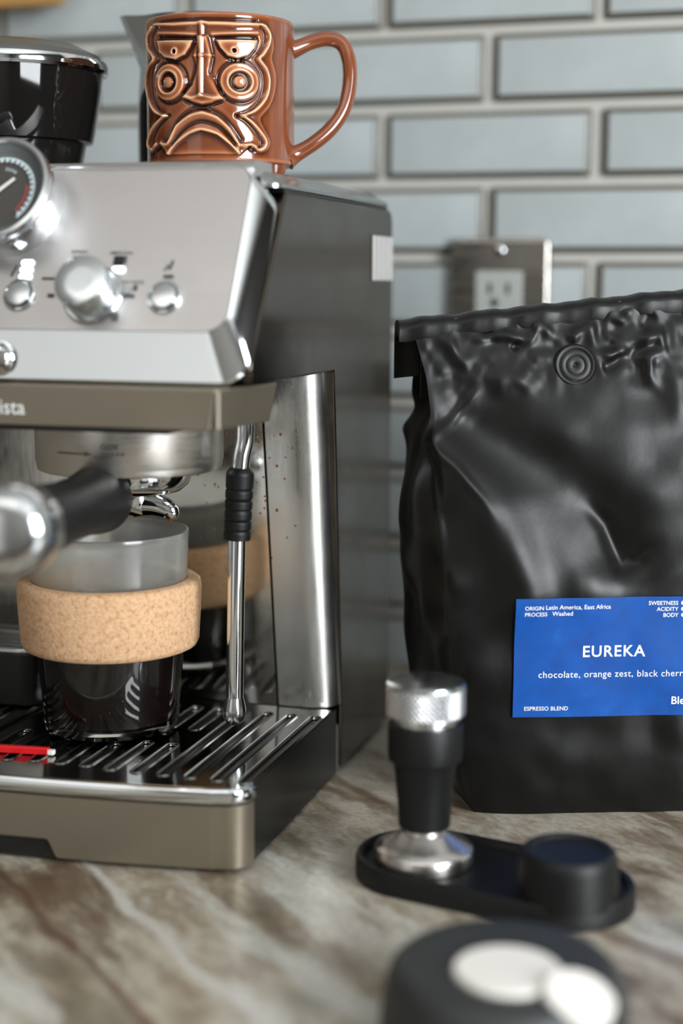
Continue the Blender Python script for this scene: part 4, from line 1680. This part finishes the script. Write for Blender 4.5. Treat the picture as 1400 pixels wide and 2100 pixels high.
lab_text('ORIGIN', 1074, 1250, 3.0, 'LEFT', 0.02)
lab_text('Latin America, East Africa', 1117, 1249, 3.35, 'LEFT', 0.02)
lab_text('PROCESS', 1074, 1263, 3.0, 'LEFT', 0.02)
lab_text('Washed', 1131, 1262, 3.35, 'LEFT', 0.02)
for i, t_ in enumerate(('SWEETNESS', 'ACIDITY', 'BODY')):
    lab_text(t_, 1390, 1240 + i * 12.3, 3.0, 'RIGHT', 0.03)
    for k_ in range(4):
        u0_, z0_ = bag_px(1400 + k_ * 12, 1236 + i * 12.3, 14)
        mesh('rating_dot', [lab_at(u0_ + 1.1 * math.cos(a), z0_ + 1.1 * math.sin(a), 0.12) for a in np.linspace(0, 2 * math.pi, 12, endpoint=False)], [tuple(range(12))], MAT['white_print'], lb, fix=False, smooth=False)
lab_text('EUREKA', 1257, 1346, 8.6, 'CENTER', 0.12, 1.12)
lab_text('chocolate, orange zest, black cherry', 1256, 1388, 5.15, 'CENTER', 0.0, 1.06)
lab_text('ESPRESSO BLEND', 1074, 1458, 3.1, 'LEFT', 0.025)
lab_text('Blend', 1375, 1444, 6.0, 'LEFT', 0.08)

# one-way valve pressed through the foil
vu, vz = bag_px(1182, 750, -10)
vc = bag_at(vu, vz)
vn = BN + np.array([0, 0, 0.22])
vn /= np.linalg.norm(vn)
vl = lathe('valve', [(0, -0.6), (0.8, 0.2), (2.0, 0.5), (4.0, 0.6), (5.0, 0.35), (5.6, 0.6), (7.6, 0.7), (8.4, 0.4), (9.4, 0.95), (10.4, 0.9), (11.4, 0.1), (11.8, -3.0), (0, -3.0)], MAT['bag'], bag, vc + vn * 0.6, vn, 56)

# folded top: roll along the top edge and flap hanging down behind
tL, tR = bag_at(I(262, uLk) + 1, 262), bag_at(150, 276)
V, Fc = [], []
nt = 60
prof_f = [(1.5, -6), (2.5, 0), (1.0, 3.2), (-4, 5.0), (-14, 5.4), (-22, 3.5), (-25, -4), (-26, -27), (-22.5, -27), (-21, -6), (-12, -1), (-4, -4)]
for i in range(nt):
    u_ = -38 + (224) * i / (nt - 1)
    zt_ = 264 + np.clip((u_ + 31) * 0.108, -2, 26)
    fo = I(262, fok)
    wob = 0.8 * math.sin(u_ * 0.21) + 0.6 * math.sin(u_ * 0.47 + 1)
    for a, b in prof_f:
        V.append(BO + BD * u_ + BN * (fo + a + wob * 0.6) + np.array([0, 0, zt_ - 3 + b + 0.5 * wob * (1 if b > -20 else 0)]))
Fc = grid_faces(len(prof_f), nt, True) + [tuple(range(len(prof_f)))[::-1], tuple((nt - 1) * len(prof_f) + i for i in range(len(prof_f)))]
mesh('folded_top', V, Fc, MAT['bag'], bag, 50)
frame_prism('fold_flap', [(-24, -40), (186, -12), (186, -6), (-24, -6)], -1, 1.2, BO + BN * (I(262, fok) - 21) + np.array([0, 0, 262]), BD, np.array([0, 0, 1.0]), BN, MAT['bag'], bag, bevel=0.6)
